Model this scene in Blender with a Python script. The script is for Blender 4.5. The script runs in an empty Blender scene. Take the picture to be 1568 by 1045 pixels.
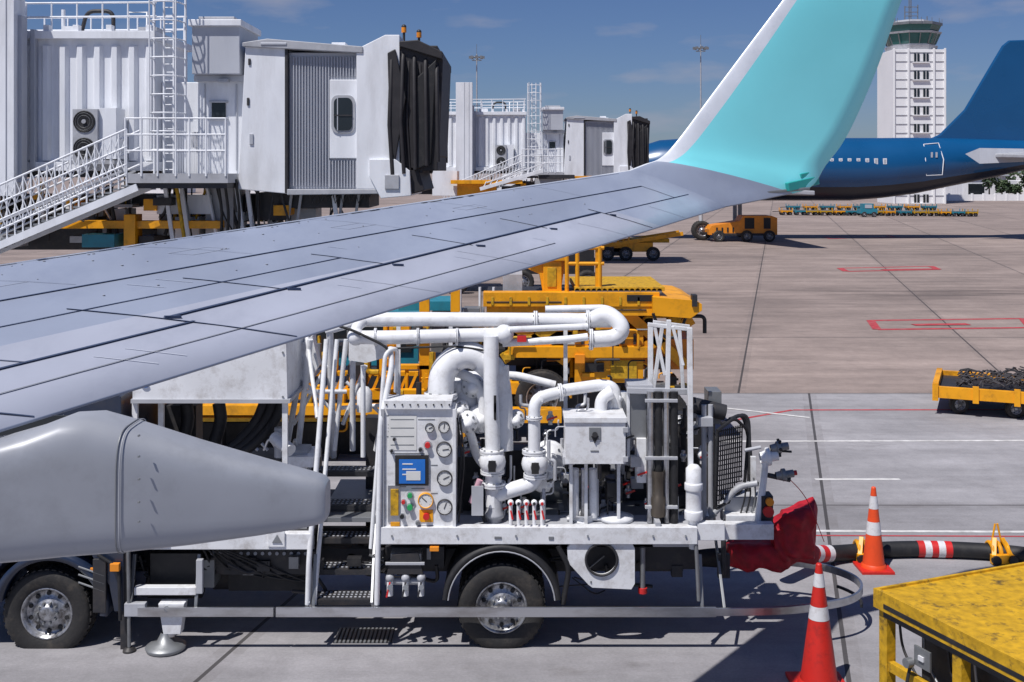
import bpy, math, random
from mathutils import Vector, Matrix, noise
random.seed(7)
F=1742.0; H=5.2; CX=784.0; HY=262.0
def P(u,v,Y): return Vector(((u-CX)/F*Y, Y, H-(v-HY)/F*Y))
sc=bpy.context.scene
# ---------------------------------------------------------------- materials
def mat(name,col,rough=.5,metal=0.0,var=.12,scale=3.0,bump=0.0,dirt=0.0,dcol=(.05,.04,.03),dscale=2.0,stretch=(1,1,1),spec=.5,coat=0.0,dth=(.5,.75)):
    m=bpy.data.materials.new(name); m.use_nodes=True
    nt=m.node_tree; n=nt.nodes; l=nt.links; b=n['Principled BSDF']
    tc=n.new('ShaderNodeTexCoord'); mp=n.new('ShaderNodeMapping'); mp.inputs['Scale'].default_value=stretch
    l.new(tc.outputs['Object'],mp.inputs['Vector'])
    nz=n.new('ShaderNodeTexNoise'); nz.inputs['Scale'].default_value=scale; nz.inputs['Detail'].default_value=6
    l.new(mp.outputs[0],nz.inputs['Vector'])
    mr=n.new('ShaderNodeMapRange'); mr.inputs[1].default_value=.3; mr.inputs[2].default_value=.7
    mr.inputs[3].default_value=1-var; mr.inputs[4].default_value=1+var*.4
    l.new(nz.outputs['Fac'],mr.inputs[0])
    mx=n.new('ShaderNodeMix'); mx.data_type='RGBA'; mx.blend_type='MULTIPLY'; mx.inputs[0].default_value=1
    mx.inputs[6].default_value=(*col,1); l.new(mr.outputs[0],mx.inputs[7])
    out=mx.outputs[2]
    if dirt>0:
        n2=n.new('ShaderNodeTexNoise'); n2.inputs['Scale'].default_value=dscale; n2.inputs['Detail'].default_value=9; n2.inputs['Roughness'].default_value=.7
        l.new(mp.outputs[0],n2.inputs['Vector'])
        r2=n.new('ShaderNodeMapRange'); r2.inputs[1].default_value=dth[0]; r2.inputs[2].default_value=dth[1]; r2.inputs[3].default_value=0; r2.inputs[4].default_value=dirt
        l.new(n2.outputs['Fac'],r2.inputs[0])
        m2=n.new('ShaderNodeMix'); m2.data_type='RGBA'; l.new(r2.outputs[0],m2.inputs[0]); l.new(out,m2.inputs[6]); m2.inputs[7].default_value=(*dcol,1)
        out=m2.outputs[2]
    l.new(out,b.inputs['Base Color'])
    r3=n.new('ShaderNodeMapRange'); r3.inputs[3].default_value=max(.03,rough-.08); r3.inputs[4].default_value=min(1,rough+.1)
    l.new(nz.outputs['Fac'],r3.inputs[0]); l.new(r3.outputs[0],b.inputs['Roughness'])
    b.inputs['Metallic'].default_value=metal; b.inputs['Specular IOR Level'].default_value=spec; b.inputs['Coat Weight'].default_value=coat
    if bump>0:
        bp=n.new('ShaderNodeBump'); bp.inputs['Strength'].default_value=bump; bp.inputs['Distance'].default_value=.02
        l.new(nz.outputs['Fac'],bp.inputs['Height']); l.new(bp.outputs[0],b.inputs['Normal'])
    return m
WHITE=mat('truck_white_paint',(.77,.78,.80),.38,dirt=.65,dcol=(.26,.23,.20),dscale=6,var=.12,dth=(.47,.74))
WPIPE=mat('white_pipe_paint',(.79,.80,.82),.3,dirt=.5,dcol=(.34,.31,.28),dscale=7,var=.1)
BRW=mat('bridge_white_paint',(.79,.81,.85),.5,dirt=.45,dcol=(.38,.37,.37),dscale=1.3,var=.1,stretch=(1,1,.25))
BRG=mat('bridge_grey_panel',(.46,.48,.53),.5,dirt=.4,dcol=(.26,.26,.26),dscale=1.5,stretch=(1,1,.3))
GREY=mat('grey_metal',(.26,.27,.28),.45,.5,dirt=.4)
LGREY=mat('light_grey_paint',(.42,.43,.46),.45,dirt=.5,dcol=(.12,.11,.1))
DARK=mat('dark_chassis',(.026,.026,.03),.55,dirt=.5,dcol=(.10,.08,.065),dscale=5)
BLACK=mat('black_rubber',(.014,.014,.016),.6,dirt=.5,dcol=(.06,.055,.05),dscale=7)
TYRE=mat('tyre_rubber',(.022,.021,.021),.75,dirt=.7,dcol=(.09,.075,.06),dscale=6,bump=.3,scale=20)
STEEL=mat('stainless_steel',(.56,.57,.60),.3,.9,dirt=.7,dcol=(.2,.18,.16),dscale=4,stretch=(.3,1,1),dth=(.44,.7))
RIM=mat('wheel_rim_silver',(.46,.47,.50),.35,.7,dirt=.85,dcol=(.07,.06,.05),dscale=9,dth=(.42,.62))
YEL=mat('loader_yellow_paint',(.86,.37,.006),.42,dirt=.65,dcol=(.09,.05,.015),dscale=2.5)
YEL2=mat('worn_yellow_paint',(.58,.33,.010),.62,dirt=.9,dcol=(.04,.032,.018),dscale=9,bump=.4,scale=14,var=.3,dth=(.54,.70))
ORG=mat('orange_paint',(.80,.27,.015),.45,dirt=.5)
RED=mat('red_paint',(.60,.02,.02),.45,dirt=.3)
REDC=mat('red_canvas',(.45,.006,.02),.6,bump=.5,scale=10,var=.4)
CONE=mat('cone_red',(.58,.020,.012),.5,dirt=.55,dcol=(.10,.015,.015),dscale=9)
CONEO=mat('cone_orange',(.82,.08,.015),.5,dirt=.3,dcol=(.25,.05,.02),dscale=9)
CWHT=mat('cone_reflective_white',(.68,.68,.70),.4,dirt=.7,dcol=(.28,.23,.21),dscale=12)
BLUE=mat('screen_blue',(.02,.16,.55),.25)
GLASS=mat('dark_glass',(.02,.025,.03),.08)
GAUGE=mat('gauge_face',(.70,.70,.68),.3)
GREEN=mat('green_button',(.02,.35,.10),.4)
NAVY=mat('cab_navy_paint',(.012,.022,.05),.3,dirt=.4,dcol=(.08,.07,.06),coat=.3)
TEALV=mat('teal_vehicle_paint',(.02,.22,.30),.45,dirt=.4)
WING=mat('wing_grey_paint',(.36,.405,.51),.38,.15,var=.18,scale=1.2,dirt=.42,dcol=(.21,.245,.35),dscale=2.6,stretch=(1,.5,1))
WING2=mat('flap_grey_paint',(.44,.465,.55),.42,.1,var=.14,scale=1.5,dirt=.38,dcol=(.25,.27,.34),dscale=3.4,stretch=(1,.5,1))
WINGD=mat('wing_gap_dark',(.04,.06,.12),.6)
WINGL=mat('wing_leading_edge',(.82,.85,.90),.3,.1,dirt=.3,dcol=(.35,.38,.45),dscale=4)
FAIR=mat('fairing_grey_paint',(.36,.375,.41),.36,.1,dirt=.45,dcol=(.20,.205,.22),dscale=3.5,var=.12)
TEAL=mat('winglet_turquoise',(.25,.82,.88),.22,var=.07,scale=1,coat=.4)
TEALD=mat('winglet_dark_green',(.03,.35,.33),.4)
PBLUE=mat('airliner_blue_paint',(.003,.075,.21),.28,var=.1,scale=.3,coat=.3)
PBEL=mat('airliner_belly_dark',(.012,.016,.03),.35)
BELLOW=mat('bellows_black_fabric',(.022,.020,.023),.6,var=.3,scale=4,bump=.3)
CONC=mat('tower_white_concrete',(.84,.84,.85),.7,var=.06,scale=.3,dirt=.2,dcol=(.5,.5,.5),dscale=.6)
TGL=mat('tower_green_glass',(.03,.14,.13),.1)
BROWN=mat('dark_debris',(.06,.055,.06),.8,bump=.6,scale=15,var=.5)
# ---------------------------------------------------------------- builder
def fillet(pts,r,n=6):
    pts=[Vector(p) for p in pts]
    out=[pts[0]]
    for i in range(1,len(pts)-1):
        a,b,c=pts[i-1],pts[i],pts[i+1]
        r1=min(r,(b-a).length*.49); r2=min(r,(c-b).length*.49)
        p0=b+(a-b).normalized()*r1; p2=b+(c-b).normalized()*r2
        for k in range(n+1):
            t=k/n; out.append(p0*(1-t)**2+b*2*t*(1-t)+p2*t*t)
    out.append(pts[-1]); return out
def root(name,loc=(0,0,0)):
    e=bpy.data.objects.new(name,None); sc.collection.objects.link(e); e.location=loc; return e
class B:
    def __init__(s): s.v=[];s.f=[];s.m=[];s.sm=[];s.mats=[]
    def mi(s,m):
        if m not in s.mats: s.mats.append(m)
        return s.mats.index(m)
    def add(s,vs,fs,m,smooth=False):
        o=len(s.v); s.v+= [Vector(x) for x in vs]; k=s.mi(m)
        for f in fs: s.f.append([i+o for i in f]); s.m.append(k); s.sm.append(smooth)
    def box(s,a,b,m):
        x0,x1=sorted((a[0],b[0]));y0,y1=sorted((a[1],b[1]));z0,z1=sorted((a[2],b[2]))
        vs=[(x0,y0,z0),(x1,y0,z0),(x1,y1,z0),(x0,y1,z0),(x0,y0,z1),(x1,y0,z1),(x1,y1,z1),(x0,y1,z1)]
        s.add(vs,[(0,3,2,1),(4,5,6,7),(0,1,5,4),(1,2,6,5),(2,3,7,6),(3,0,4,7)],m)
    def bx(s,u0,v0,u1,v1,Y0,d,m):
        a=P(u0,v0,Y0);b=P(u1,v1,Y0); s.box(a,(b.x,Y0+d,b.z),m)
    def beam(s,p,q,w,h,m,up=(0,0,1)):
        p=Vector(p);q=Vector(q);t=(q-p).normalized();up=Vector(up)
        if abs(t.dot(up))>.97: up=Vector((0,1,0))
        sx=t.cross(up).normalized();sy=sx.cross(t).normalized()
        vs=[]
        for c in (p,q):
            for a,b in((-1,-1),(1,-1),(1,1),(-1,1)): vs.append(c+sx*a*w/2+sy*b*h/2)
        s.add(vs,[(0,1,2,3),(7,6,5,4),(0,4,5,1),(1,5,6,2),(2,6,7,3),(3,7,4,0)],m)
    def tube(s,pts,r,m,n=10,fr=0,cap=True,closed=False):
        pts=[Vector(p) for p in pts]
        if fr: pts=fillet(pts,fr)
        N=len(pts); vs=[];nrm=None
        for i,p in enumerate(pts):
            if closed: t=(pts[(i+1)%N]-pts[i-1]).normalized()
            else: t=(pts[min(i+1,N-1)]-pts[max(i-1,0)]).normalized()
            if nrm is None:
                a=Vector((0,0,1)) if abs(t.z)<.9 else Vector((0,1,0))
                nrm=t.cross(a).normalized()
            else: nrm=(nrm-t*nrm.dot(t)).normalized()
            bn=t.cross(nrm); rr=r[i] if isinstance(r,(list,tuple)) else r
            for k in range(n):
                a=2*math.pi*k/n; vs.append(p+(nrm*math.cos(a)+bn*math.sin(a))*rr)
        fs=[]
        for i in range(N if closed else N-1):
            for k in range(n):
                a=i*n+k;b=i*n+(k+1)%n;j=(i+1)%N
                fs.append((a,b,j*n+(k+1)%n,j*n+k))
        s.add(vs,fs,m,True)
        if cap and not closed:
            s.add(vs[:n],[tuple(range(n))[::-1]],m); s.add(vs[-n:],[tuple(range(n))],m)
    def cyl(s,p,q,r,m,n=16,r2=None): s.tube([p,q],[r,r if r2 is None else r2],m,n)
    def lathe(s,c,axis,prof,m,n=24):
        c=Vector(c);ax=Vector(axis).normalized(); pts=[c+ax*d for d,_ in prof]
        a=Vector((0,0,1)) if abs(ax.z)<.9 else Vector((0,1,0)); e1=ax.cross(a).normalized();e2=ax.cross(e1)
        vs=[]
        for p,(d,r) in zip(pts,prof):
            for k in range(n):
                t=2*math.pi*k/n; vs.append(p+(e1*math.cos(t)+e2*math.sin(t))*r)
        fs=[(i*n+k,i*n+(k+1)%n,(i+1)*n+(k+1)%n,(i+1)*n+k) for i in range(len(prof)-1) for k in range(n)]
        s.add(vs,fs,m,True)
    def ball(s,c,r,m,n=12,sz=1):
        s.lathe(Vector(c)-Vector((0,0,r*sz)),(0,0,1),[(r*sz*(1-math.cos(math.pi*i/8)),max(.0005,r*math.sin(math.pi*i/8))) for i in range(9)],m,n)
    def prism(s,poly,y0,y1,m):
        n=len(poly); vs=[(x,y0,z) for x,z in poly]+[(x,y1,z) for x,z in poly]
        s.add(vs,[tuple(range(n)),tuple(range(2*n-1,n-1,-1))]+[(i,i+n,(i+1)%n+n,(i+1)%n) for i in range(n)],m)
    def pprism(s,uv,Y,d,m): s.prism([(P(u,v,Y).x,P(u,v,Y).z) for u,v in uv],Y,Y+d,m)
    def loft(s,secs,m,n=20,smooth=True,p=2.0,cap=True):
        vs=[]
        for c,ry,rz in secs:
            for k in range(n):
                a=2*math.pi*k/n; ca,sa=math.cos(a),math.sin(a)
                vs.append(Vector(c)+Vector((0,math.copysign(abs(ca)**(2/p),ca)*ry,math.copysign(abs(sa)**(2/p),sa)*rz)))
        fs=[(i*n+k,i*n+(k+1)%n,(i+1)*n+(k+1)%n,(i+1)*n+k) for i in range(len(secs)-1) for k in range(n)]
        s.add(vs,fs,m,smooth)
        if cap: s.add(vs[:n],[tuple(range(n))],m); s.add(vs[-n:],[tuple(range(n))],m)
    def done(s,name,parent=None,bevel=0,loc=(0,0,0)):
        me=bpy.data.meshes.new(name); me.from_pydata([tuple(v) for v in s.v],[],s.f)
        for m in s.mats: me.materials.append(m)
        me.polygons.foreach_set('material_index',s.m); me.polygons.foreach_set('use_smooth',s.sm)
        me.update(); o=bpy.data.objects.new(name,me); sc.collection.objects.link(o); o.location=loc
        if parent: o.parent=parent
        if bevel:
            md=o.modifiers.new('bevel','BEVEL'); md.width=bevel; md.segments=2; md.limit_method='ANGLE'; md.angle_limit=math.radians(50); md.use_clamp_overlap=True
        return o
def wheel(b,c,R,w,side=-1,rim=RIM,n=40,holes=10):
    c=Vector(c);ax=(0,side,0); h=w/2
    b.lathe(c,ax,[(-h,R*.55),(-h,R*.93),(-h*.8,R*.99),(-h*.3,R),(h*.3,R),(h*.8,R*.985),(h,R*.93),(h*1.02,R*.8),(h*.98,R*.62),(h*.85,R*.585)],TYRE,n)
    for k in range(n):
        a=2*math.pi*k/n
        for off in(-.55,.55):
            p=c+Vector((math.cos(a)*R*.995,side*h*off,math.sin(a)*R*.995))
            t=Vector((-math.sin(a),0,math.cos(a)))
            b.beam(p-t*R*.045,p+t*R*.045,h*.5,R*.03,TYRE,up=(math.cos(a),0,math.sin(a)))
    b.lathe(c,ax,[(h*.85,R*.60),(h*.95,R*.585),(h*.9,R*.55),(h*.45,R*.52),(h*.30,R*.47),(h*.42,R*.36),(h*.62,R*.26),(h*.70,R*.23),(h*.72,R*.20),(h*.95,R*.17),(h*1.0,R*.12),(h*1.02,.001)],rim,n)
    for k in range(holes):
        a=2*math.pi*(k+.5)/holes; p=c+Vector((math.cos(a)*R*.43,side*h*.37,math.sin(a)*R*.43))
        b.cyl(p,p+Vector((0,side*.012,0)),R*.05,BLACK,10)
        a=2*math.pi*k/holes; p=c+Vector((math.cos(a)*R*.235,side*h*.62,math.sin(a)*R*.235))
        b.cyl(p,p+Vector((0,side*.05,0)),R*.028,GREY,6)
# ---------------------------------------------------------------- ground
def ground():
    b=B(); s=2500
    m=bpy.data.materials.new('apron_concrete'); m.use_nodes=True; nt=m.node_tree;n=nt.nodes;l=nt.links;bs=n['Principled BSDF']
    g=n.new('ShaderNodeNewGeometry'); sp=n.new('ShaderNodeSeparateXYZ'); l.new(g.outputs['Position'],sp.inputs[0])
    def M(op,a,b_=None,c=None,clamp=False):
        x=n.new('ShaderNodeMath');x.operation=op;x.use_clamp=clamp
        for i,q in enumerate((a,b_,c)):
            if q is None: continue
            if isinstance(q,(int,float)): x.inputs[i].default_value=q
            else: l.new(q,x.inputs[i])
        return x.outputs[0]
    X,Y=sp.outputs[0],sp.outputs[1]
    far=M('GREATER_THAN',Y,26.6)
    sk=M('MULTIPLY_ADD',Y,-.234,X)
    sk=M('ADD',sk,M('MULTIPLY',far,1.65))
    def joint(coord,off,per,w):
        t=M('PINGPONG',M('ADD',coord,off),per/2)
        return M('LESS_THAN',t,w)
    j=M('MAXIMUM',joint(sk,-.72,6.65,.026),joint(Y,-26.6+8.9*10,8.9,.020))
    jb=M('MAXIMUM',joint(sk,-.72,6.65,.16),joint(Y,-26.6+8.9*10,8.9,.14))
    def nz(scale,det,rough,st=(1,1,1)):
        mp=n.new('ShaderNodeMapping');mp.inputs['Scale'].default_value=st;l.new(g.outputs['Position'],mp.inputs[0])
        t=n.new('ShaderNodeTexNoise');t.inputs['Scale'].default_value=scale;t.inputs['Detail'].default_value=det;t.inputs['Roughness'].default_value=rough
        l.new(mp.outputs[0],t.inputs[0]);return t.outputs['Fac']
    def mr(x,a,b_,c,d):
        q=n.new('ShaderNodeMapRange')
        for i,k in enumerate((a,b_,c,d)): q.inputs[i+1].default_value=k
        l.new(x,q.inputs[0]);return q.outputs[0]
    def mix(f,a,b_,bt='MIX'):
        q=n.new('ShaderNodeMix');q.data_type='RGBA';q.blend_type=bt
        if isinstance(f,(int,float)): q.inputs[0].default_value=f
        else: l.new(f,q.inputs[0])
        for i,k in((6,a),(7,b_)):
            if isinstance(k,tuple): q.inputs[i].default_value=(*k,1)
            else: l.new(k,q.inputs[i])
        return q.outputs[2]
    base=mix(far,(.335,.325,.340),(.315,.250,.222))
    cell=n.new('ShaderNodeTexWhiteNoise');cell.noise_dimensions='2D'
    cm=n.new('ShaderNodeCombineXYZ');l.new(M('FLOOR',M('DIVIDE',M('ADD',sk,-.72),6.65)),cm.inputs[0]);l.new(M('FLOOR',M('DIVIDE',M('ADD',Y,-26.6),8.9)),cm.inputs[1]);l.new(cm.outputs[0],cell.inputs[0])
    base=mix(1.0,base,mr(cell.outputs[0],0,1,.86,1.06),'MULTIPLY')
    base=mix(1.0,base,mr(nz(.35,8,.6),.3,.7,.80,1.15),'MULTIPLY')
    base=mix(1.0,base,mr(nz(.5,8,.65,(.25,1.6,1)),.35,.7,1.12,.72),'MULTIPLY')
    base=mix(1.0,base,mr(nz(30,4,.7),.3,.7,.88,1.09),'MULTIPLY')
    base=mix(1.0,base,mr(nz(3,8,.75),.35,.7,1.07,.84),'MULTIPLY')
    base=mix(M('MULTIPLY',jb,mr(nz(1.2,6,.7),.4,.65,0,.35)),base,(.12,.105,.10))
    band=M('MULTIPLY',mr(M('ABSOLUTE',M('SUBTRACT',Y,M('MULTIPLY_ADD',nz(.08,3,.5),6,45))),0,5,1,0),mr(nz(.9,6,.7,(.15,1,1)),.40,.62,0,.75))
    base=mix(band,base,(.07,.055,.05))
    band2=M('MULTIPLY',mr(M('ABSOLUTE',M('SUBTRACT',Y,M('MULTIPLY_ADD',nz(.05,3,.5),12,64))),0,6,1,0),mr(nz(.6,6,.7,(.15,1,1)),.45,.65,0,.5))
    base=mix(band2,base,(.08,.065,.06))
    oil=mr(nz(.6,7,.72,(.6,1.1,1)),.60,.72,0,.5); base=mix(oil,base,(.10,.09,.085))
    col=mix(M('MULTIPLY',j,.85),base,(.03,.027,.028))
    l.new(col,bs.inputs['Base Color']); bs.inputs['Roughness'].default_value=.8
    bp=n.new('ShaderNodeBump');bp.inputs['Strength'].default_value=.25;bp.inputs['Distance'].default_value=.01;l.new(nz(40,4,.7),bp.inputs['Height']);l.new(bp.outputs[0],bs.inputs['Normal'])
    b.add([(-s,-s,0),(s,-s,0),(s,s,0),(-s,s,0)],[(0,1,2,3)],m)
    b.done('ground')
ground()
def G(u,v,z=.004):
    Y=(H-z)*F/(v-HY); return Vector(((u-CX)/F*Y,Y,z))
LINEW=mat('marking_white',(.66,.65,.64),.7,var=.3,scale=5,dirt=.8,dcol=(.32,.30,.29),dscale=3)
LINER=mat('marking_red',(.46,.05,.06),.7,var=.3,scale=5,dirt=.7,dcol=(.30,.22,.2),dscale=3)
def strip(b,a,c,w,m,z=.004):
    a=Vector(a);c=Vector(c);t=(c-a).normalized();s=Vector((-t.y,t.x,0))*w/2
    a.z=c.z=z; b.add([a-s,c-s,c+s,a+s],[(0,1,2,3)],m)
b=B()
strip(b,G(1090,676),G(1900,674),.11,LINEW); strip(b,G(1248,734),G(1378,734),.10,LINEW)
strip(b,G(1000,812),G(1900,816),.09,LINEW); strip(b,G(1000,819),G(1900,823),.05,LINER)
strip(b,G(1215,628),G(1900,627),.10,LINER)
strip(b,G(1060,655),G(1213,628),.10,LINER); strip(b,G(1100,624),G(1240,640),.10,LINEW,.008)
for (u0,u1,v0,v1) in((1333,1566,491,505),(1286,1425,411,416),(1262,1356,363,366)):
    w=.28 if v0>480 else .35
    a=G(u0,v0);c=G(u1,v0-3);d=G(u1+12,v1-3);e=G(u0+10,v1)
    strip(b,a,c,w,LINER);strip(b,e,d,w,LINER,.008);strip(b,a,e,w,LINER,.012);strip(b,c,d,w,LINER,.012)
    strip(b,G(u0+65,(v0+v1)/2),G(u0+150,(v0+v1)/2-1),w*1.5,LINER,.016)
b.done('ground_markings')
b=B(); a=G(510,985);c=G(605,962)
b.box((a.x,a.y,-.01),(c.x,c.y,.005),BLACK)  # flat black patch with raised grey bars, below the access steps
for i in range(14):
    x=a.x+(c.x-a.x)*(i+.5)/14; b.box((x-.012,a.y,.006),(x+.012,c.y,.014),GREY)
b.done('dark_slatted_patch')
# ---------------------------------------------------------------- airplane wing
def lin(a,b,t): return a+(b-a)*t
TE0=P(0,660,4.1);TE1=P(1110,317,11.2);LE0=P(0,392,5.9);LE1=P(960,258,10.9)
def foil(c,ch):
    th=.045*ch
    up=th*(1.9*math.sqrt(max(c,0))*(1-c)**.9); lo=-th*1.2*math.sqrt(max(c,0))*(1-c)**.6
    return up,lo
def LEk(k): return lin(LE0,LE1,-.52+1.52*k)-Vector((0,0,.085*(1-.6*k)))
def TEk(k): return lin(TE0,TE1,k)
def W(k,c,off=0.0):
    a=LEk(k);t=TEk(k);p=lin(a,t,c); return p+Vector((0,0,foil(c,(t-a).length)[0]+off))
R=root('airplane_wing')
CS=[0,.004,.015,.035,.07,.12,.2,.3,.42,.55,.69,.85,1.0]
def skin(secs,mfun,name):
    b=B(); nn=len(CS); vs=[];
    for a,t,nv in secs:
        ch=(t-a).length
        for c in CS: vs.append(lin(a,t,c)+nv*foil(c,ch)[0]+nv*.006)
        for c in reversed(CS): vs.append(lin(a,t,c)+nv*(foil(c,ch)[1])-nv*.006)
    N=2*nn; me=[]
    for i in range(len(secs)-1):
        for k in range(N-1+1):
            f=(i*N+k,(i+1)*N+k,(i+1)*N+(k+1)%N,i*N+(k+1)%N)
            me.append((f,mfun(i,k)))
    b.v=vs
    for f,m in me: b.f.append(list(f));b.m.append(b.mi(m));b.sm.append(True)
    e=(len(secs)-1)*N
    b.f.append([e+i for i in range(N)]);b.m.append(b.mi(mfun(len(secs)-2,5)));b.sm.append(False)
    return b.done(name,R)
secs=[(LEk(-.4+1.4*i/20),TEk(-.4+1.4*i/20),Vector((0,0,1))) for i in range(21)]
skin(secs,lambda i,k: WINGL if (k<3 or k>22) else (WING2 if 10<=k<12 and i<17 else WING),'wing_panel')
up=Vector((0,0,1)); inn=Vector((-.25,-.95,.12)).normalized()
st=[(LEk(1),TEk(1),up),
    (P(985,254,11.02),P(1180,303,11.45),(up+inn*.15)),
    (P(1010,244,11.15),P(1240,287,11.62),(up*.75+inn*.5)),
    (P(1037,216,11.25),P(1264,254,11.75),(up*.2+inn)),
    (P(1090,145,11.35),P(1297,208,11.85),inn),
    (P(1150,65,11.45),P(1338,118,11.93),inn),
    (P(1202,-4,11.55),P(1381,0,12.0),inn),
    (P(1262,-85,11.7),P(1412,-70,12.1),inn)]
def cat(p0,p1,p2,p3,t): return .5*((2*p1)+(p2-p0)*t+(2*p0-5*p1+4*p2-p3)*t*t+(3*p1-p0-3*p2+p3)*t**3)
ws=[];S=6
for i in range(len(st)-1):
    for j in range(S+(i==len(st)-2)):
        t=j/S; g=[st[max(i-1,0)],st[i],st[i+1],st[min(i+2,len(st)-1)]]
        ws.append(tuple(cat(g[0][q],g[1][q],g[2][q],g[3][q],t) for q in range(2))+(lin(st[i][2],st[i+1][2],t).normalized(),))
def wm(i,k):
    if i>=9: return WINGL if (k<5 or k>20) else TEAL  # white leading-edge band, widened with the sun glare painted into its colour
    return WINGL if (k<3 or k>22) else WING
skin(ws,wm,'winglet')
b=B(); b.beam(P(1205,287,11.5),P(1252,276,11.72),.05,.09,TEALD); b.beam(P(1150,297,11.4),P(1240,289,11.6),.02,.03,GREY); b.beam(P(1225,270,11.6),P(1252,264,11.74),.03,.05,TEALD)
b.done('wingtip_light_housing',R,.008)
def seam(b,ks,cs,w=.012,m=WINGD,n=24,off=.0085):
    pts=[W(lin(ks[0],ks[1],i/n),lin(cs[0],cs[1],i/n),off) for i in range(n+1)]
    for i in range(n):
        t=(pts[i+1]-pts[i]).normalized();s_=t.cross(up).normalized()*w/2
        b.add([pts[i]-s_,pts[i+1]-s_,pts[i+1]+s_,pts[i]+s_],[(0,1,2,3)],m)
b=B()
seam(b,(-.4,.94),(.44,.40),.020,n=80)
seam(b,(-.4,.97),(.07,.07),.006,GREY,n=80)
seam(b,(.21,.77),(.735,.665),.036,n=60)
seam(b,(-.4,.21),(.80,.79),.024,n=40)
seam(b,(-.4,.42),(.60,.585),.01,n=60)
seam(b,(-.4,.10),(.70,.69),.012,n=40)
seam(b,(.77,.98),(.70,.69),.014)
seam(b,(.02,.60),(.89,.88),.008,GREY,n=60)
seam(b,(.77,.77),(.60,.995),.016); seam(b,(.21,.205),(.56,.995),.016)
seam(b,(.02,.02),(.69,.995),.016); seam(b,(.94,.94),(.40,.70),.01)
for k in(.31,.42,.53,.65): seam(b,(k,k),(.5,.72),.014)
for k in(.10,-.05,-.2): seam(b,(k,k),(.44,.79),.010)
for k in(.36,.5,.7,.86): seam(b,(k,k+.005),(.74,.995),.005,GREY)
for k in(.0,.15,.27,.4,.55,.68,.82): seam(b,(k,k),(.07,.40),.004,GREY)
for k,c0,c1 in((.28,.47,.55),(.3,.47,.55),(.34,.78,.84),(.48,.78,.85),(.6,.78,.84),(.12,.84,.94),(.14,.84,.94),(.45,.46,.52),(.58,.5,.56)): seam(b,(k,k),(c0,c1),.006,WINGL)
for k in(.31,.42,.53,.65,.77,.21):
    p=W(k,.735,.010);q=W(k+.004,.755,.010); b.beam(p,q,.02,.012,WINGD)
for i in range(70):
    k=random.uniform(-.05,.8); c=random.choice((.11,.2,.3,.52)); p=W(k,c,.0075); b.cyl(p,p+Vector((0,0,.002)),random.uniform(.004,.009),LGREY,8)
for i in range(5):
    k=.1+i*.14
    seam(b,(k,k+.03),(.25,.248),.004,LGREY,4); seam(b,(k,k+.03),(.31,.308),.004,LGREY,4); seam(b,(k,k),(.25,.31),.004,LGREY,4); seam(b,(k+.03,k+.03),(.248,.308),.004,LGREY,4)
# worn sealant patches along the slat line
for i in range(40):
    k=random.uniform(.05,.75); seam(b,(k,k+random.uniform(.004,.02)),(.075,.074),random.uniform(.008,.03),random.choice((GREY,WINGD,LGREY)),3,.0095)
b.done('panel_seams',R)
b=B()
prof=[(-380,712,872,3.8),(-150,700,862,3.95),(0,672,853,4.08),(60,655,848,4.13),(110,636,843,4.17),(150,634,840,4.20),(200,648,836,4.24),(300,679,826,4.32),(400,706,814,4.4),(455,720,806,4.44),(486,728,800,4.47),(497,732,797,4.475),(502,738,792,4.48)]
b.loft([((P(u,(v0+v1)/2,Y)),.16*min(1,(v1-v0)/190+.12),(v1-v0)/2/F*Y) for u,v0,v1,Y in prof],FAIR,44,p=4.2)
b.done('flap_track_fairing',R)
b=B()
v0,v1,Y=648,836,4.24; c=P(200,(v0+v1)/2,Y)
ring_=[c+Vector((0.006*math.sin(a),math.copysign(abs(math.cos(a))**(2/4.2),math.cos(a))*.1608,math.copysign(abs(math.sin(a))**(2/4.2),math.sin(a))*((v1-v0)/2/F*Y+.0008))) for a in [2*math.pi*k/64 for k in range(64)]]
b.tube(ring_,.0026,GREY,6,closed=True)
b.tube([p+Vector((.012,0,0)) for p in ring_],.002,LGREY,6,closed=True)
for v in(668,700,735,770,800): p=P(212,v,4.082); b.cyl(p,p+Vector((0,.01,0)),.004,GREY,8)
b.done('fairing_joint',R)
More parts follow.
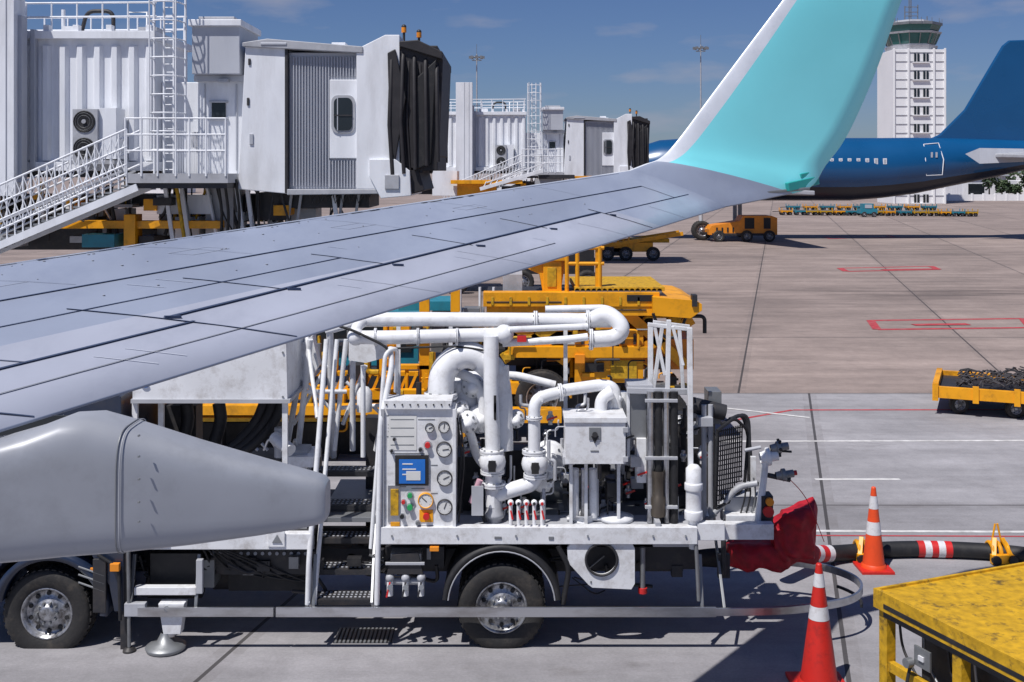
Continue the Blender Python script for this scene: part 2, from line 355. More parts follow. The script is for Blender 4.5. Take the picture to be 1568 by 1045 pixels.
# ---------------------------------------------------------------- jet bridges
def bridge(name,ox,oy):
    Rb=root(name,(ox,oy,0)); k=1/67.0
    def Lx(u): return (u-680)*k
    def Lz(v): return H+(HY-v)*k
    def L(u,v,y=0): return Vector((Lx(u),y,Lz(v)))
    def bx(b,u0,v0,u1,v1,y0,y1,m): b.box((Lx(u0),y0,Lz(v0)),(Lx(u1),y1,Lz(v1)),m)
    b=B()
    bx(b,-260,52,222,256,.6,3.4,BRW)
    for i in range(18):
        u=-250+i*27
        a=[(Lx(u),.6),(Lx(u+4),.50),(Lx(u+12),.50),(Lx(u+16),.6)]
        z0,z1=Lz(246),Lz(66)
        vs=[(x,y,z0) for x,y in a]+[(x,y,z1) for x,y in a]
        b.add(vs,[(0,1,5,4),(1,2,6,5),(2,3,7,6),(4,5,6,7),(3,2,1,0)],BRW)
    bx(b,-260,44,228,56,.42,3.5,BRW); bx(b,-260,248,228,262,.42,3.5,BRW); bx(b,-260,262,200,272,.5,3.3,DARK)
    bx(b,35,42,42,262,.38,.6,BRG)
    bx(b,-30,-60,30,300,-.3,.3,BRW); bx(b,30,25,36,280,-.1,.2,BRG)
    for u in(0,17): bx(b,u,-60,u+2,300,-.315,-.3,BRG)
    for u in(52,98,150,212): bx(b,u,34,u+9,44,.5,.7,BRW)
    b.done('tunnel',Rb,.015)
    b=B()
    for y in(.7,3.2):
        for v in(0,22): b.tube([L(-200,v,y),L(225,v-3,y)],.025,BRW,6)
        for u in range(-180,230,40): b.tube([L(u,44,y),L(u,-4,y)],.022,BRW,6)
    b.tube([L(100,40,1),L(108,8,1),L(150,8,1),L(150,40,1)],.05,DARK,8,fr=.2)
    b.tube([L(60,42,1.4),L(60,2,1.4)],.05,BRW,8); b.tube([L(165,42,1.4),L(165,6,1.4),L(195,6,1.4),L(195,42,1.4)],.03,BRW,8)
    bx(b,62,30,84,44,1.2,1.8,BRW); bx(b,176,28,206,44,1.6,2.2,LGREY)
    b.done('roof_railing',Rb)
    b=B()
    for u in(232,247,262,280): b.tube([L(u,-60,.2),L(u,285,.2)],.028,BRW,6)
    for u in(236,276): b.tube([L(u,-60,-.35),L(u,240,-.35)],.018,BRW,6)
    for i in range(26): b.tube([L(247,-40+i*12.5,.2),L(262,-40+i*12.5,.2)],.014,BRW,5)
    for i in range(11):
        v=-50+i*28; b.tube([L(232,v,.2),L(234,v,-.3),L(256,v,-.45),L(277,v,-.3),L(280,v,.2)],.018,BRW,5,fr=.2)
    b.done('caged_ladder',Rb)
    b=B()
    bx(b,288,36,362,112,.3,2.2,BRG); bx(b,284,28,366,38,.2,2.3,BRW); bx(b,296,22,352,28,.4,2,LGREY)
    bx(b,290,112,364,268,.7,3.2,BRW); bx(b,286,112,368,122,.55,3.2,BRG)
    bx(b,312,155,334,178,.66,.7,GLASS); bx(b,308,151,338,155,.64,.7,BRG);bx(b,308,178,338,182,.64,.7,BRG)
    bx(b,222,120,290,268,1.2,3.2,BRW)
    for u in(300,350): bx(b,u,125,u+2,262,.66,.7,BRG)
    bx(b,326,118,342,124,.4,.6,LGREY); bx(b,276,200,288,225,.9,1.2,LGREY)
    b.done('service_cabin',Rb,.02)
    b=B()
    bx(b,212,266,362,280,-.8,1,LGREY); bx(b,214,280,360,288,-.75,.9,DARK)
    for v in(184,208,232): b.tube([L(210,v,-.8),L(360,v,-.8)],.022,BRW,6)
    for u in(210,234,258,285,305,330,359): b.tube([L(u,183,-.8),L(u,270,-.8)],.024,BRW,6)
    for i in range(30): b.tube([L(285+i*2.5,208,-.8),L(285+i*2.5,266,-.8)],.006,BRW,4)
    for y in(-.8,.1):
        b.beam(L(228,286,y),L(-60,408,y),.06,.16,BRW)
        b.beam(L(205,262,y),L(-60,372,y),.04,.05,LGREY)
        for dv in(0,26,52,66): b.tube([L(212,200+dv,y),L(-60,320+dv,y)],.026,BRW,6)
    for i in range(24):
        t=i/23; u=212-t*272; v=200+t*120
        b.tube([L(u,v,-.8),L(u,v+84,-.8)],.02,BRW,5)
        b.tube([L(u,v+70,-.82),L(u-24,v+10,-.82)],.013,BRW,4); b.tube([L(u,v+6,-.79),L(u-24,v+86,-.79)],.013,BRW,4)
        b.box((Lx(u)-.14,-.78,Lz(v+86)),(Lx(u)+.14,.08,Lz(v+83)),GREY)
    b.done('access_stairs',Rb)
    b=B()
    b.prism([(Lx(376),Lz(66)),(Lx(440),Lz(66)),(Lx(440),Lz(297)),(Lx(364),Lz(290))],0,3.4,BRW)
    bx(b,440,80,548,290,.12,3.4,BRG)
    for i in range(24):
        u=443+i*4.5; 
        if 503<u<546: z0,z1=Lz(118),Lz(86)
        else: z0,z1=Lz(286),Lz(86)
        b.box((Lx(u),.07,z0),(Lx(u+1.9),.12,z1),BRG)
    for i in range(10): b.box((Lx(503+i*4.5),.07,Lz(288)),(Lx(505+i*4.5),.12,Lz(246)),BRG)
    bx(b,504,122,548,243,.05,.12,BRW)
    b.prism([(Lx(546),Lz(76)),(Lx(590),Lz(54)),(Lx(612),Lz(54)),(Lx(612),Lz(262)),(Lx(596),Lz(290)),(Lx(546),Lz(290))],-.05,3.5,BRW)
    b.prism([(Lx(372),Lz(66)),(Lx(410),Lz(60)),(Lx(556),Lz(72)),(Lx(556),Lz(82)),(Lx(372),Lz(72))],-.08,3.5,LGREY)
    bx(b,400,66,440,70,-.1,.0,BRG); bx(b,490,66,530,72,.6,1.2,BRW); bx(b,500,60,522,66,.7,1.1,BRW)
    b.prism([(Lx(440),Lz(290)),(Lx(600),Lz(290)),(Lx(596),Lz(297)),(Lx(440),Lz(299))],-.06,3.4,LGREY)
    b.prism([(Lx(566),Lz(244)),(Lx(606),Lz(244)),(Lx(628),Lz(262)),(Lx(630),Lz(300)),(Lx(584),Lz(304)),(Lx(566),Lz(270))],-.12,3.0,BRW)
    bx(b,590,268,612,290,-.16,-.12,LGREY)
    bx(b,436,64,441,296,-.02,.12,DARK); bx(b,380,90,384,100,-.03,0,DARK); bx(b,378,150,382,162,-.03,0,DARK); bx(b,382,205,388,222,-.03,0,BRG)
    b.done('cab_body',Rb,.02)
    b=B()
    def rr(u0,v0,u1,v1,r,y0,y1,m):
        pts=[]
        for cx,cy,a0 in((u1-r,v0+r,-90),(u1-r,v1-r,0),(u0+r,v1-r,90),(u0+r,v0+r,180)):
            for q in range(6):
                a=math.radians(a0+q*18); pts.append((Lx(cx+r*math.cos(a)),Lz(cy+r*math.sin(a))))
        b.prism(pts,y0,y1,m)
    rr(507,146,543,204,10,.02,.05,LGREY); rr(511,150,539,200,8,.0,.02,GLASS)
    bx(b,516,150,517.5,200,-.015,0,BRG); bx(b,511,176,539,178,-.015,0,DARK)
    b.done('cab_window',Rb)
    b=B()
    for i in range(9):
        u=600+i*8.6; d=.03 if i%2 else -.10
        tv=62+abs(i-1)*2.2+(6 if i>6 else 0); bv=272-(i*3.0)+(8 if i%2 else 0)
        pts=[L(u+2,bv,d),L(u-3 if i<4 else u+1,bv-80,d-.02),L(u,tv+30,d),L(u,tv+8,.15),L(u+1,tv,.5),L(u+1,tv,3.0),L(u,tv+20,3.5),L(u,bv,3.6)]
        b.tube(pts,[.055]*len(pts),BELLOW,6)
    bx(b,604,70,670,262,.0,3.45,BELLOW)
    b.prism([(Lx(668),Lz(86)),(Lx(678),Lz(90)),(Lx(672),Lz(238)),(Lx(658),Lz(252))],.05,3.4,BELLOW)
    b.prism([(Lx(638),Lz(120)),(Lx(668),Lz(92)),(Lx(660),Lz(250)),(Lx(634),Lz(262))],-.08,.02,BLACK)
    b.prism([(Lx(594),Lz(82)),(Lx(606),Lz(76)),(Lx(622),Lz(150)),(Lx(606),Lz(246)),(Lx(598),Lz(225))],-.13,-.05,BELLOW)
    b.prism([(Lx(612),Lz(64)),(Lx(640),Lz(62)),(Lx(678),Lz(80)),(Lx(678),Lz(92)),(Lx(612),Lz(72))],-.1,3.6,BELLOW)
    b.prism([(Lx(606),Lz(250)),(Lx(640),Lz(258)),(Lx(650),Lz(292)),(Lx(628),Lz(298)),(Lx(618),Lz(270))],.0,3.2,BELLOW)
    b.done('bellows_canopy',Rb,.02)
    b=B()
    for u,v in((612,50),(636,58)):
        b.cyl(L(u,v+8,1),L(u,v-8,1),.03,DARK,8); b.cyl(L(u,v-8,1),L(u,v-16,1),.06,ORG,10); b.ball(L(u,v-17,1),.06,DARK,8)
    b.done('beacons',Rb)
    b=B()
    bx(b,116,168,154,246,-.2,.5,LGREY); bx(b,154,166,180,244,-.1,.5,BRW); bx(b,112,246,182,252,-.3,.5,LGREY)
    for v in(187,228):
        c=L(134,v,-.2); b.lathe(c,(0,-1,0),[(0,.25),(.02,.25),(.03,.23),(.01,.22),(.01,.001)],BLACK,20)
        for r in(.14,.20): 
            b.tube([c+Vector((r*math.cos(a*math.pi/8),-.035,r*math.sin(a*math.pi/8))) for a in range(16)],.005,GREY,4,closed=True)
        b.cyl(c+Vector((0,-.02,0)),c+Vector((0,-.05,0)),.05,LGREY,10)
    b.done('air_conditioner',Rb,.01)
    b=B()
    bx(b,300,288,344,620,.8,2.2,LGREY); bx(b,180,330,198,620,.4,.9,YEL); bx(b,382,296,430,340,.8,2.4,DARK)
    bx(b,395,300,410,600,1,1.8,LGREY); bx(b,60,340,330,352,.5,.9,YEL);bx(b,225,300,310,330,.7,1.5,BRW); bx(b,430,299,560,320,.6,2.6,DARK)
    for u in(245,270,356,372,505): b.beam(L(u,288,.4),L(u+12,400,.6),.09,.09,BRW)
    for u in(335,345,362): b.tube([L(u,275,-.1),L(u+4,330,.1),L(u-8,420,.3)],.035,BLACK,6,fr=.3)
    for i in range(8): b.tube([L(470+i*12,296,.3),L(474+i*12,312,.3),L(482+i*12,296,.3)],.02,DARK,5)
    for u in(140,390):
        c=Vector((Lx(u),.9,.6)); wheel(b,c,.6,.45,n=24)
    bx(b,120,540,420,580,1.0,2.0,YEL); bx(b,120,360,170,380,.2,.9,TEALV)
    bx(b,-200,300,230,318,1.4,2.6,DARK); bx(b,-180,318,120,350,1.8,2.6,BLACK); bx(b,210,320,300,352,1.6,2.4,BLACK)
    bx(b,-60,350,240,392,2.0,2.8,DARK); bx(b,240,352,420,380,2.1,2.9,BLACK)
    bx(b,345,300,392,345,1.8,2.6,BLACK); bx(b,250,335,288,372,.9,1.5,BRW); bx(b,420,322,470,345,1.2,2,LGREY)
    rnd=random.Random(5)
    for i in range(60):
        u=rnd.uniform(-40,520); y=rnd.uniform(.2,1.6); du=rnd.uniform(-25,25)
        b.tube([L(u,rnd.uniform(270,300),y),L(u+du*.4,rnd.uniform(305,335),y),L(u+du,rnd.uniform(330,400),y)],rnd.choice((.02,.03,.045)),rnd.choice((BLACK,BLACK,DARK,GREY,BRW,YEL2,LGREY)),6,fr=.3)
    for i in range(36):
        u=rnd.uniform(-60,420); v=rnd.uniform(296,370); bx(b,u,v,u+rnd.uniform(8,34),v+rnd.uniform(5,22),rnd.uniform(.3,1.5),1.7,rnd.choice((DARK,LGREY,BLACK,YEL,BRW,GREY)))
    for u in(440,455,520,545): b.beam(L(u,298,.5),L(u-14,380,.7),.06,.06,LGREY)
    b.done('undercarriage',Rb,.01)
bridge('jet_bridge',-1.55,26)
bridge('jet_bridge',7.55,62)
b=B(); Yc=48
b.bx(690,276,800,282,Yc,.4,YEL); b.bx(700,282,760,300,Yc+.3,2,YEL); b.bx(662,262,700,300,Yc+.5,2,BRW); b.bx(768,286,860,300,Yc+.2,2,DARK)
b.beam(P(735,290,Yc),P(830,262,Yc),.1,.15,BRW); b.beam(P(745,280,Yc),P(835,250,Yc),.05,.05,BRW)
for i in range(10): b.tube([P(740+i*9.5,288-i*2.8,Yc),P(745+i*9.5,278-i*2.9,Yc)],.025,BRW,5)
b.bx(825,268,880,274,Yc+.2,1.6,DARK); b.bx(820,274,860,292,Yc+.4,1.2,LGREY); b.bx(880,270,940,282,Yc+.6,1.4,YEL)
for i in range(5): b.bx(690+i*42,300,720+i*42,322,Yc+.5,1.5,(BRG,DARK,YEL2)[i%3])
for u in(700,800,900): wheel(b,(P(u,0,Yc).x,Yc+.2,.5),.5,.35,n=20); 
b.bx(690,300,910,330,Yc+.6,1.8,DARK); b.bx(690,330,910,420,Yc+.8,1.4,BLACK)
b.done('service_lift_truck',bevel=.02)
# ---------------------------------------------------------------- control tower
TY=180
Rt=root('control_tower'); b=B()
a=P(1368,262,TY);c=P(1449,262,TY)
x0,x1=a.x,c.x; zt=P(0,76,TY).z
b.box((x0,TY,0),(x1,TY+8,zt),CONC)
for u in(1368,1390,1429,1446): b.bx(u,74,u+3,400,TY-.25,.25,CONC)
for i in range(22):
    v=84+i*13.7
    b.box((x0-.02,TY-.10,P(0,v-3,TY).z),(x1+.02,TY-.02,P(0,v-3.9,TY).z),LGREY)
b.done('tower_shaft',Rt,.05)
b=B()
for i in range(10):
    v=82+i*27.0
    for u in(1400,1414): b.bx(u,v,u+8,v+13,TY-.15,.12,GLASS); b.bx(u+3.6,v,u+4.4,v+13,TY-.18,.03,CONC)
    b.bx(1398,v+13,1424,v+14.3,TY-.3,.3,CONC)
b.done('tower_windows',Rt)
b=B()
def ring(b,cx,cy,z0,r0,z1,r1,m,n=8):
    vs=[]
    for z,r in((z0,r0),(z1,r1)):
        for k in range(n):
            a=math.pi/n+2*math.pi*k/n; vs.append((cx+r*math.cos(a),cy+r*math.sin(a),z))
    b.add(vs,[(k,(k+1)%n,n+(k+1)%n,n+k) for k in range(n)]+[tuple(range(n))[::-1],tuple(range(n,2*n))],m)
cx=(x0+x1)/2;cy=TY+4; zz=lambda v:P(0,v,TY).z
ring(b,cx,cy,zz(76),3.9,zz(68),4.1,LGREY); ring(b,cx,cy,zz(68),3.6,zz(64),3.6,CONC)
ring(b,cx,cy,zz(66),3.7,zz(50),4.4,TGL); ring(b,cx,cy,zz(50),4.6,zz(47),4.7,LGREY)
ring(b,cx,cy,zz(47),4.1,zz(37),4.6,TGL); ring(b,cx,cy,zz(37),4.8,zz(33),4.8,GREY); ring(b,cx,cy,zz(33),3.0,zz(28),2.8,LGREY)
for k in range(16):
    a=2*math.pi*k/16; b.beam((cx+3.75*math.cos(a),cy+3.75*math.sin(a),zz(66)),(cx+4.45*math.cos(a),cy+4.45*math.sin(a),zz(50)),.12,.12,GREY)
    b.beam((cx+4.7*math.cos(a),cy+4.7*math.sin(a),zz(34)),(cx+4.7*math.cos(a),cy+4.7*math.sin(a),zz(27)),.06,.06,GREY)
for dx,t in((-1,4),(0,-14),(1.1,2),(-.3,-6),(2.6,20),(-2.6,18)): b.cyl((cx+dx,cy,zz(30)),(cx+dx,cy,zz(t)),.09,GREY,6)
for v in(6,14,20): b.box((cx-1,cy-.1,zz(v)),(cx+1.1,cy+.1,zz(v)+.1),GREY)
b.done('tower_cab',Rt)
# ---------------------------------------------------------------- light masts
for u,v0 in((730,88),(1073,74)):
    b=B(); YL=190; c=P(u,v0,YL); b.cyl((c.x,YL,0),(c.x,YL,c.z+.6),.20,LGREY,8,r2=.09)
    b.cyl((c.x,YL,c.z+.6),(c.x,YL,c.z+2.2),.04,GREY,5)
    for r,z in((1.0,0),(.8,-.5)): b.tube([(c.x+r*math.cos(a*.785),YL+r*math.sin(a*.785),c.z+z) for a in range(8)],.05,GREY,5,closed=True)
    for k in range(8):
        a=k*.785; x=c.x+1.1*math.cos(a);y=YL+1.1*math.sin(a)
        b.box((x-.22,y-.2,c.z-.22),(x+.22,y+.2,c.z+.18),GREY); b.beam((c.x,YL,c.z),(x,y,c.z),.05,.05,GREY)
    b.done('floodlight_mast')
# ---------------------------------------------------------------- blue airliner
AY=88
Ra=root('parked_airliner')
b=B()
pr=[(930,268,2),(938,266,14),(950,265,24),(975,262,36),(1010,260,45),(1060,259.5,48),(1180,259.5,48),(1300,259.5,48),(1350,257.5,46),(1400,254,43),(1440,250,38.5),(1480,246.5,34),(1530,242,28),(1580,237,21),(1640,231,12),(1680,228,5)]
n=32;vs=[]
for u,v,r in pr:
    c=P(u,v,AY);rr_=r/F*AY
    for k in range(n):
        a=2*math.pi*k/n; vs.append(c+Vector((0,math.cos(a)*rr_,math.sin(a)*rr_)))
for i in range(len(pr)-1):
    for k in range(n):
        b_f=(i*n+k,i*n+(k+1)%n,(i+1)*n+(k+1)%n,(i+1)*n+k)
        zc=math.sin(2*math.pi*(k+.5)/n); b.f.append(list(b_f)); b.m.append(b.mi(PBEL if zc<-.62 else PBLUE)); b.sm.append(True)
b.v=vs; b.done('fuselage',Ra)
b=B()
b.pprism([(1405,222),(1440,206),(1478,168),(1536,70),(1546,62),(1606,60),(1650,210),(1640,228)],AY-.18,.36,PBLUE)
b.done('tail_fin',Ra,.1)
b=B()
t=[P(1490,238,AY-1),P(1600,232,AY-1),P(1650,236,AY-7.5),P(1600,240,AY-7.5)]
b.add([p+Vector((0,0,.14)) for p in t]+[p-Vector((0,0,.14)) for p in t],[(0,1,2,3),(7,6,5,4),(0,4,5,1),(1,5,6,2),(2,6,7,3),(3,7,4,0)],LGREY)
b.add([P(1478,236,AY-3.2),P(1500,227,AY-3),P(1568,228,AY-3),P(1568,248,AY-3.2),P(1500,251,AY-3.2)],[(0,1,2,3,4)],BRG)
vs=[P(1060,292,AY-1.5),P(1180,296,AY-1.5),P(1248,296,AY-13),P(1205,294,AY-13)]
b.add([p+Vector((0,0,.15)) for p in vs]+[p-Vector((0,0,.15)) for p in vs],[(0,1,2,3),(7,6,5,4),(0,4,5,1),(1,5,6,2),(2,6,7,3),(3,7,4,0)],LGREY)
b.done('wing_and_tailplane',Ra,.06)
b=B()
rad=48/F*AY
for i in range(46):
    u=1010+i*13.2
    if u>1352 or 1140<u<1150: continue
    a=math.radians(18); c=P(u,259.5,AY); y=AY-rad*math.cos(a)-.01; z=c.z+rad*math.sin(a)-.15
    b.box((c.x-.14,y-.02,z-.22),(c.x+.14,y+.05,z+.22),BRW); b.box((c.x-.08,y-.03,z-.15),(c.x+.08,y-.02,z+.15),BRG)
def yat(v):
    r=42; d=(253-v)/r; return AY-math.sqrt(max(0,1-d*d))*r/F*AY-.03
dp=[(1404,222),(1427,220),(1429,245),(1428,268),(1404,269),(1402,245),(1404,222)]
b.tube([Vector((P(u,v,AY).x,yat(v),P(u,v,AY).z)) for u,v in dp],.04,BRW,6)
for u in(1412,1419): b.box((P(u,0,AY).x-.07,yat(238)-.05,P(0,242,AY).z),(P(u,0,AY).x+.07,yat(238),P(0,234,AY).z),BRG)
b.done('windows_and_door',Ra)
b=B()
c=P(1070,0,AY-1)
for y in(AY-2.5,AY-1.9): wheel(b,(c.x,y,.72),.72,.4,n=28)
b.cyl((c.x,AY-2.2,.7),(c.x,AY-1.5,3.2),.16,LGREY,10)
for y in(AY+1.5,AY+3.5):
    c=P(1140,0,AY); wheel(b,(c.x,y,.6),.6,.4,n=24); b.cyl((c.x,y+.3,.6),(c.x,y+.3,3.4),.17,LGREY,10)
b.done('landing_gear',Ra)
# ---------------------------------------------------------------- far apron vehicles
b=B(); y=83.5; x=P(1086,0,y).x; L_=5.0; h=1.9
b.prism([(x,.5),(x+L_,.5),(x+L_,h*.92),(x+L_*.92,h),(x+L_*.5,h),(x+L_*.45,h*.8),(x+.2,h*.62),(x,.9)],y,y+2.0,ORG)
b.box((x+L_*.52,y-.03,h*.5),(x+L_*.66,y,h*.92),BLACK);b.box((x+L_*.80,y-.03,h*.5),(x+L_*.9,y,h*.92),BLACK)
for q in(.1,.18,.26,.34): b.box((x+L_*q,y-.03,.7),(x+L_*q+.12,y,h*.55),BLACK)
for q in(.14,.55,.88): wheel(b,(x+L_*q,y-.05,.42),.42,.35,n=24)
b.box((x-.5,y+.8,.5),(x,y+1.2,.65),BLACK); b.box((x+.2,y-.05,.45),(x+L_-.2,y-.03,.62),DARK)
b.done('aircraft_tow_tractor',bevel=.04)
def cart(name,x,y,mc,L_=3.0,rot=0):
    b=B()
    b.box((0,-.8,.42),(L_,.8,.55),mc); b.beam((-.9,0,.4),(0,0,.45),.08,.08,DARK)
    for q in(.06,.5,.94): b.box((L_*q-.04,-.82,.3),(L_*q+.04,.82,.42),mc)
    for i in range(9): b.cyl((L_*(i+.5)/9,-.7,.58),(L_*(i+.5)/9,.7,.58),.04,GREY,6)
    for q in(.04,.96):
        b.box((L_*q-.04,-.8,.55),(L_*q+.04,-.72,.85),mc);b.box((L_*q-.04,.72,.55),(L_*q+.04,.8,.85),mc)
    for q in(.18,.82):
        for yy in(-.6,.6): wheel(b,(L_*q,yy,.22),.22,.12,n=14,holes=5)
    o=b.done(name); o.location=(x,y,0); o.rotation_euler[2]=rot; return o
rc=random.Random(3)
for i in range(15):
    u=1196+i*18.5+rc.uniform(-3,3); X=(u-CX)/F*134
    cart('cargo_dolly',X,134-i*.3,[YEL,TEALV,YEL2,YEL2][i%4],rc.uniform(1.1,1.5),rc.uniform(-.1,.1))
for i in range(9):
    X=(1205+i*26-CX)/F*150; cart('cargo_dolly',X,150,[TEALV,YEL][i%2],1.6)
b=B(); c=P(1318,0,128); b.box((c.x,128,.4),(c.x+1.9,129.4,.9),TEALV); b.box((c.x+.3,128.1,.9),(c.x+1.5,129.3,1.5),TEALV); b.box((c.x+.5,128.05,1.0),(c.x+1.3,128.1,1.4),BRG)
for q in(.4,1.5): wheel(b,(c.x+q,128,.3),.3,.2,n=16)
b.done('baggage_tractor',bevel=.05)
b=B(); Yb=66
for s_ in(0,1.6):
    b.beam(P(905,380,Yb)+Vector((0,s_,0)),P(1046,358,Yb)+Vector((0,s_,0)),.12,.22,YEL)
b.bx(940,372,1000,386,Yb,1.6,YEL); b.bx(965,366,1025,372,Yb+.2,1.3,YEL2); b.bx(925,380,965,392,Yb,1.6,DARK)
for u in(958,930,1000): wheel(b,(P(u,0,Yb).x,Yb-.05,.4),.4,.3,n=22)
for i in range(8): b.tube([P(905+i*8,378,Yb),P(909+i*8,352,Yb)],.05,YEL,6)
b.tube([P(905,352,Yb),P(970,350,Yb)],.05,YEL,6)
b.done('belt_loader',bevel=.02)
b=B()
A=Vector((9.0,24.3,0));ux=Vector((.92,-.39,0)).normalized();uy=Vector((.39,.92,0)).normalized()
def Q(a,c,z): v=A+ux*a+uy*c; return Vector((v.x,v.y,z))
def obox(b,a0,a1,c0,c1,z0,z1,m):
    vs=[Q(a,c,z) for z in(z0,z1) for a,c in((a0,c0),(a1,c0),(a1,c1),(a0,c1))]
    b.add(vs,[(0,3,2,1),(4,5,6,7),(0,1,5,4),(1,2,6,5),(2,3,7,6),(3,0,4,7)],m)
obox(b,0,3.3,0,.1,.36,.60,YEL); obox(b,0,3.3,2.1,2.2,.36,.60,YEL); obox(b,-.02,.1,0.1,2.1,.42,.66,YEL); obox(b,3.2,3.3,.1,2.1,.36,.6,YEL)
obox(b,.1,3.2,.1,2.1,.38,.50,DARK)
for a_ in(0,.8,1.6,2.4,3.2): obox(b,a_-.02,a_+.1,-.04,0,.30,.66,YEL)
for a_ in(.5,1.6,2.7):
    for c_ in(.3,1.9): wheel(b,Q(a_,c_,.2),.2,.14,n=16,holes=5)
for i in range(300):
    a_=random.uniform(.5,3.1);c_=random.uniform(.25,2.0);h=.48+.2*math.sin(a_*1.0)+random.uniform(0,.08)
    q=Q(a_,c_,h); d=Vector((random.uniform(-1,1),random.uniform(-1,1),random.uniform(-.35,.35)))*.16
    b.tube([q-d,q+Vector((0,0,.04)),q+d],.016,BROWN,5)
b.done('cargo_dolly',bevel=.01)
# ---------------------------------------------------------------- trees and low buildings on the horizon
LEAF=[mat('foliage_dark',(.035,.06,.03),.8),mat('foliage_mid',(.06,.10,.045),.8),mat('foliage_light',(.10,.14,.07),.8)]
BARK=mat('bark',(.1,.08,.06),.9)
b=B()
def crown(c,rx,rz,nn):
    for i in range(nn):
        d=Vector((random.gauss(0,1),random.gauss(0,1),random.gauss(0,1))).normalized()*random.uniform(.35,1)**.5
        nzv=.75+.5*noise.noise(Vector((c[0],c[1],0))*.3+d*1.6)
        p=Vector((c[0]+d.x*rx*nzv,c[1]+d.y*rx*nzv,c[2]+d.z*rz*nzv)); s_=random.uniform(.18,.42)
        e=Vector((random.uniform(-1,1),random.uniform(-1,1),random.uniform(-.6,.6))).normalized()*s_;g=e.cross(Vector((random.uniform(-1,1),random.uniform(-1,1),random.uniform(-1,1)))).normalized()*s_
        b.add([p-e,p-g*.7,p+e,p+g*.7],[(0,1,2,3)],LEAF[min(2,max(0,int((d.z+1)*1.2+random.uniform(-.5,.7))))])
for i in range(18):
    x=75+i*6.3+random.uniform(-2,2); y=245+random.uniform(-6,8); h=random.uniform(4.5,8.0)
    b.cyl((x,y,0),(x+.2,y,h*.6),.22,BARK,6,r2=.1)
    for q in range(3): b.cyl((x+.1,y,h*.4),(x+random.uniform(-1.5,1.5),y+random.uniform(-1,1),h*.75),.09,BARK,5,r2=.03)
    crown((x,y,h*.68),random.uniform(2.2,3.4),h*.36,260)
for i in range(9):
    x=86+i*2.3; y=205; h=random.uniform(3,7.0)
    b.cyl((x,y,0),(x,y,h*.6),.18,BARK,6,r2=.08); crown((x,y,h*.6),1.7,h*.42,320)
b.done('distant_tree_row')
b=B()
for i in range(14):
    x=-90+i*22; h=random.uniform(2.6,5.5); b.box((x,262,0),(x+random.uniform(12,21),275,h),CONC)
    for k in range(6): b.box((x+1+k*2,261.9,1),(x+2+k*2,262,2.2),GLASS)
b.done('airport_building',bevel=.05)
b=B(); b.box((84,212,0),(92,222,4.2),BRW);b.box((83.5,211.5,4.2),(92.5,222.5,4.5),BRG);b.box((85,211.9,.3),(88,212,2.8),GLASS)
b.box((95,214,0),(108,222,3.4),CONC);b.box((97,213.9,1.2),(105,214,2.4),GLASS)
b.done('airport_building',bevel=.05)
b=B()
b.box((70,198,0),(150,198.3,1.1),CONC)
for i in range(40): b.box((70+i*2,197.9,0),(70.25+i*2,198.4,1.3),CONC)
b.done('perimeter_wall')
# ---------------------------------------------------------------- cargo loader
Rl=root('cargo_loader'); LY=21.5
b=B()
b.bx(740,448,1010,470,LY,.3,YEL); b.bx(740,448,1010,456,LY+2.3,.3,YEL); b.bx(745,470,860,482,LY+.1,.3,YEL)
b.bx(860,470,1000,484,LY+.02,2.4,YEL); b.bx(744,455,1005,462,LY+.3,2.0,DARK)
b.pprism([(1000,455),(1060,460),(1075,466),(1075,476),(1058,488),(1000,484)],LY-.2,2.7,YEL)
b.bx(880,440,1018,446,LY+.1,2.2,YEL2)
for i in range(16): b.cyl(P(884+i*8.4,446,LY+.1),P(884+i*8.4,446,LY+.1)+Vector((0,2.2,0)),.05,GREY,8)
b.bx(1060,452,1068,470,LY-.25,.2,DARK)
b.bx(745,462,860,464,LY-.012,.012,DARK); b.bx(872,474,990,476,LY-.0,.02,DARK); b.bx(960,452,1000,462,LY-.02,.02,BLACK)
for i in range(9): b.bx(752+i*28,455,756+i*28,468,LY-.02,.02,YEL2)
b.done('upper_platform',Rl,.02)
b=B()
b.pprism([(808,398),(866,398),(858,452),(832,452),(826,420),(808,412)],LY+.3,1.2,YEL)
b.bx(808,393,866,400,LY+.2,1.5,YEL)
b.bx(832,400,860,452,LY+.25,.1,YEL); b.bx(838,410,852,440,LY+.23,.02,YEL2)
for u in(868,884,918): b.tube([P(u,450,LY+.2),P(u,378,LY+.2)],.04,YEL,8)
for v in(380,404): b.tube([P(866,v,LY+.2),P(925,v,LY+.2)],.035,YEL,8)
b.bx(912,372,922,470,LY+.2,.15,YEL)
b.bx(770,420,800,448,LY+.6,.8,LGREY)
for u in(705,735,756): b.tube([P(u,440,LY+.5),P(u,480,LY+.5)],.03,BRW,6)
b.done('control_mast',Rl,.02)
b=B()
b.bx(778,532,1000,548,LY+.1,2.3,YEL); b.bx(880,508,985,586,LY+.2,2,YEL); b.bx(985,520,1062,566,LY+.4,2,ORG); b.bx(700,540,880,560,LY+.6,1.6,DARK)
b.bx(930,533,985,543,LY+.14,.06,BLUE); b.bx(896,556,925,570,LY+.15,.05,BLACK); b.bx(935,552,975,580,LY+.17,.03,YEL2)
for q in(890,905,950,970): b.bx(q,512,q+4,528,LY+.17,.03,DARK)
for d in(.3,2.1):
    b.beam(P(960,480,LY+d),P(1050,560,LY+d),.14,.2,YEL); b.beam(P(1060,488,LY+d),P(940,560,LY+d),.14,.2,YEL)
    b.beam(P(760,480,LY+d),P(870,555,LY+d),.14,.2,YEL); b.beam(P(880,480,LY+d),P(770,550,LY+d),.14,.2,YEL2)
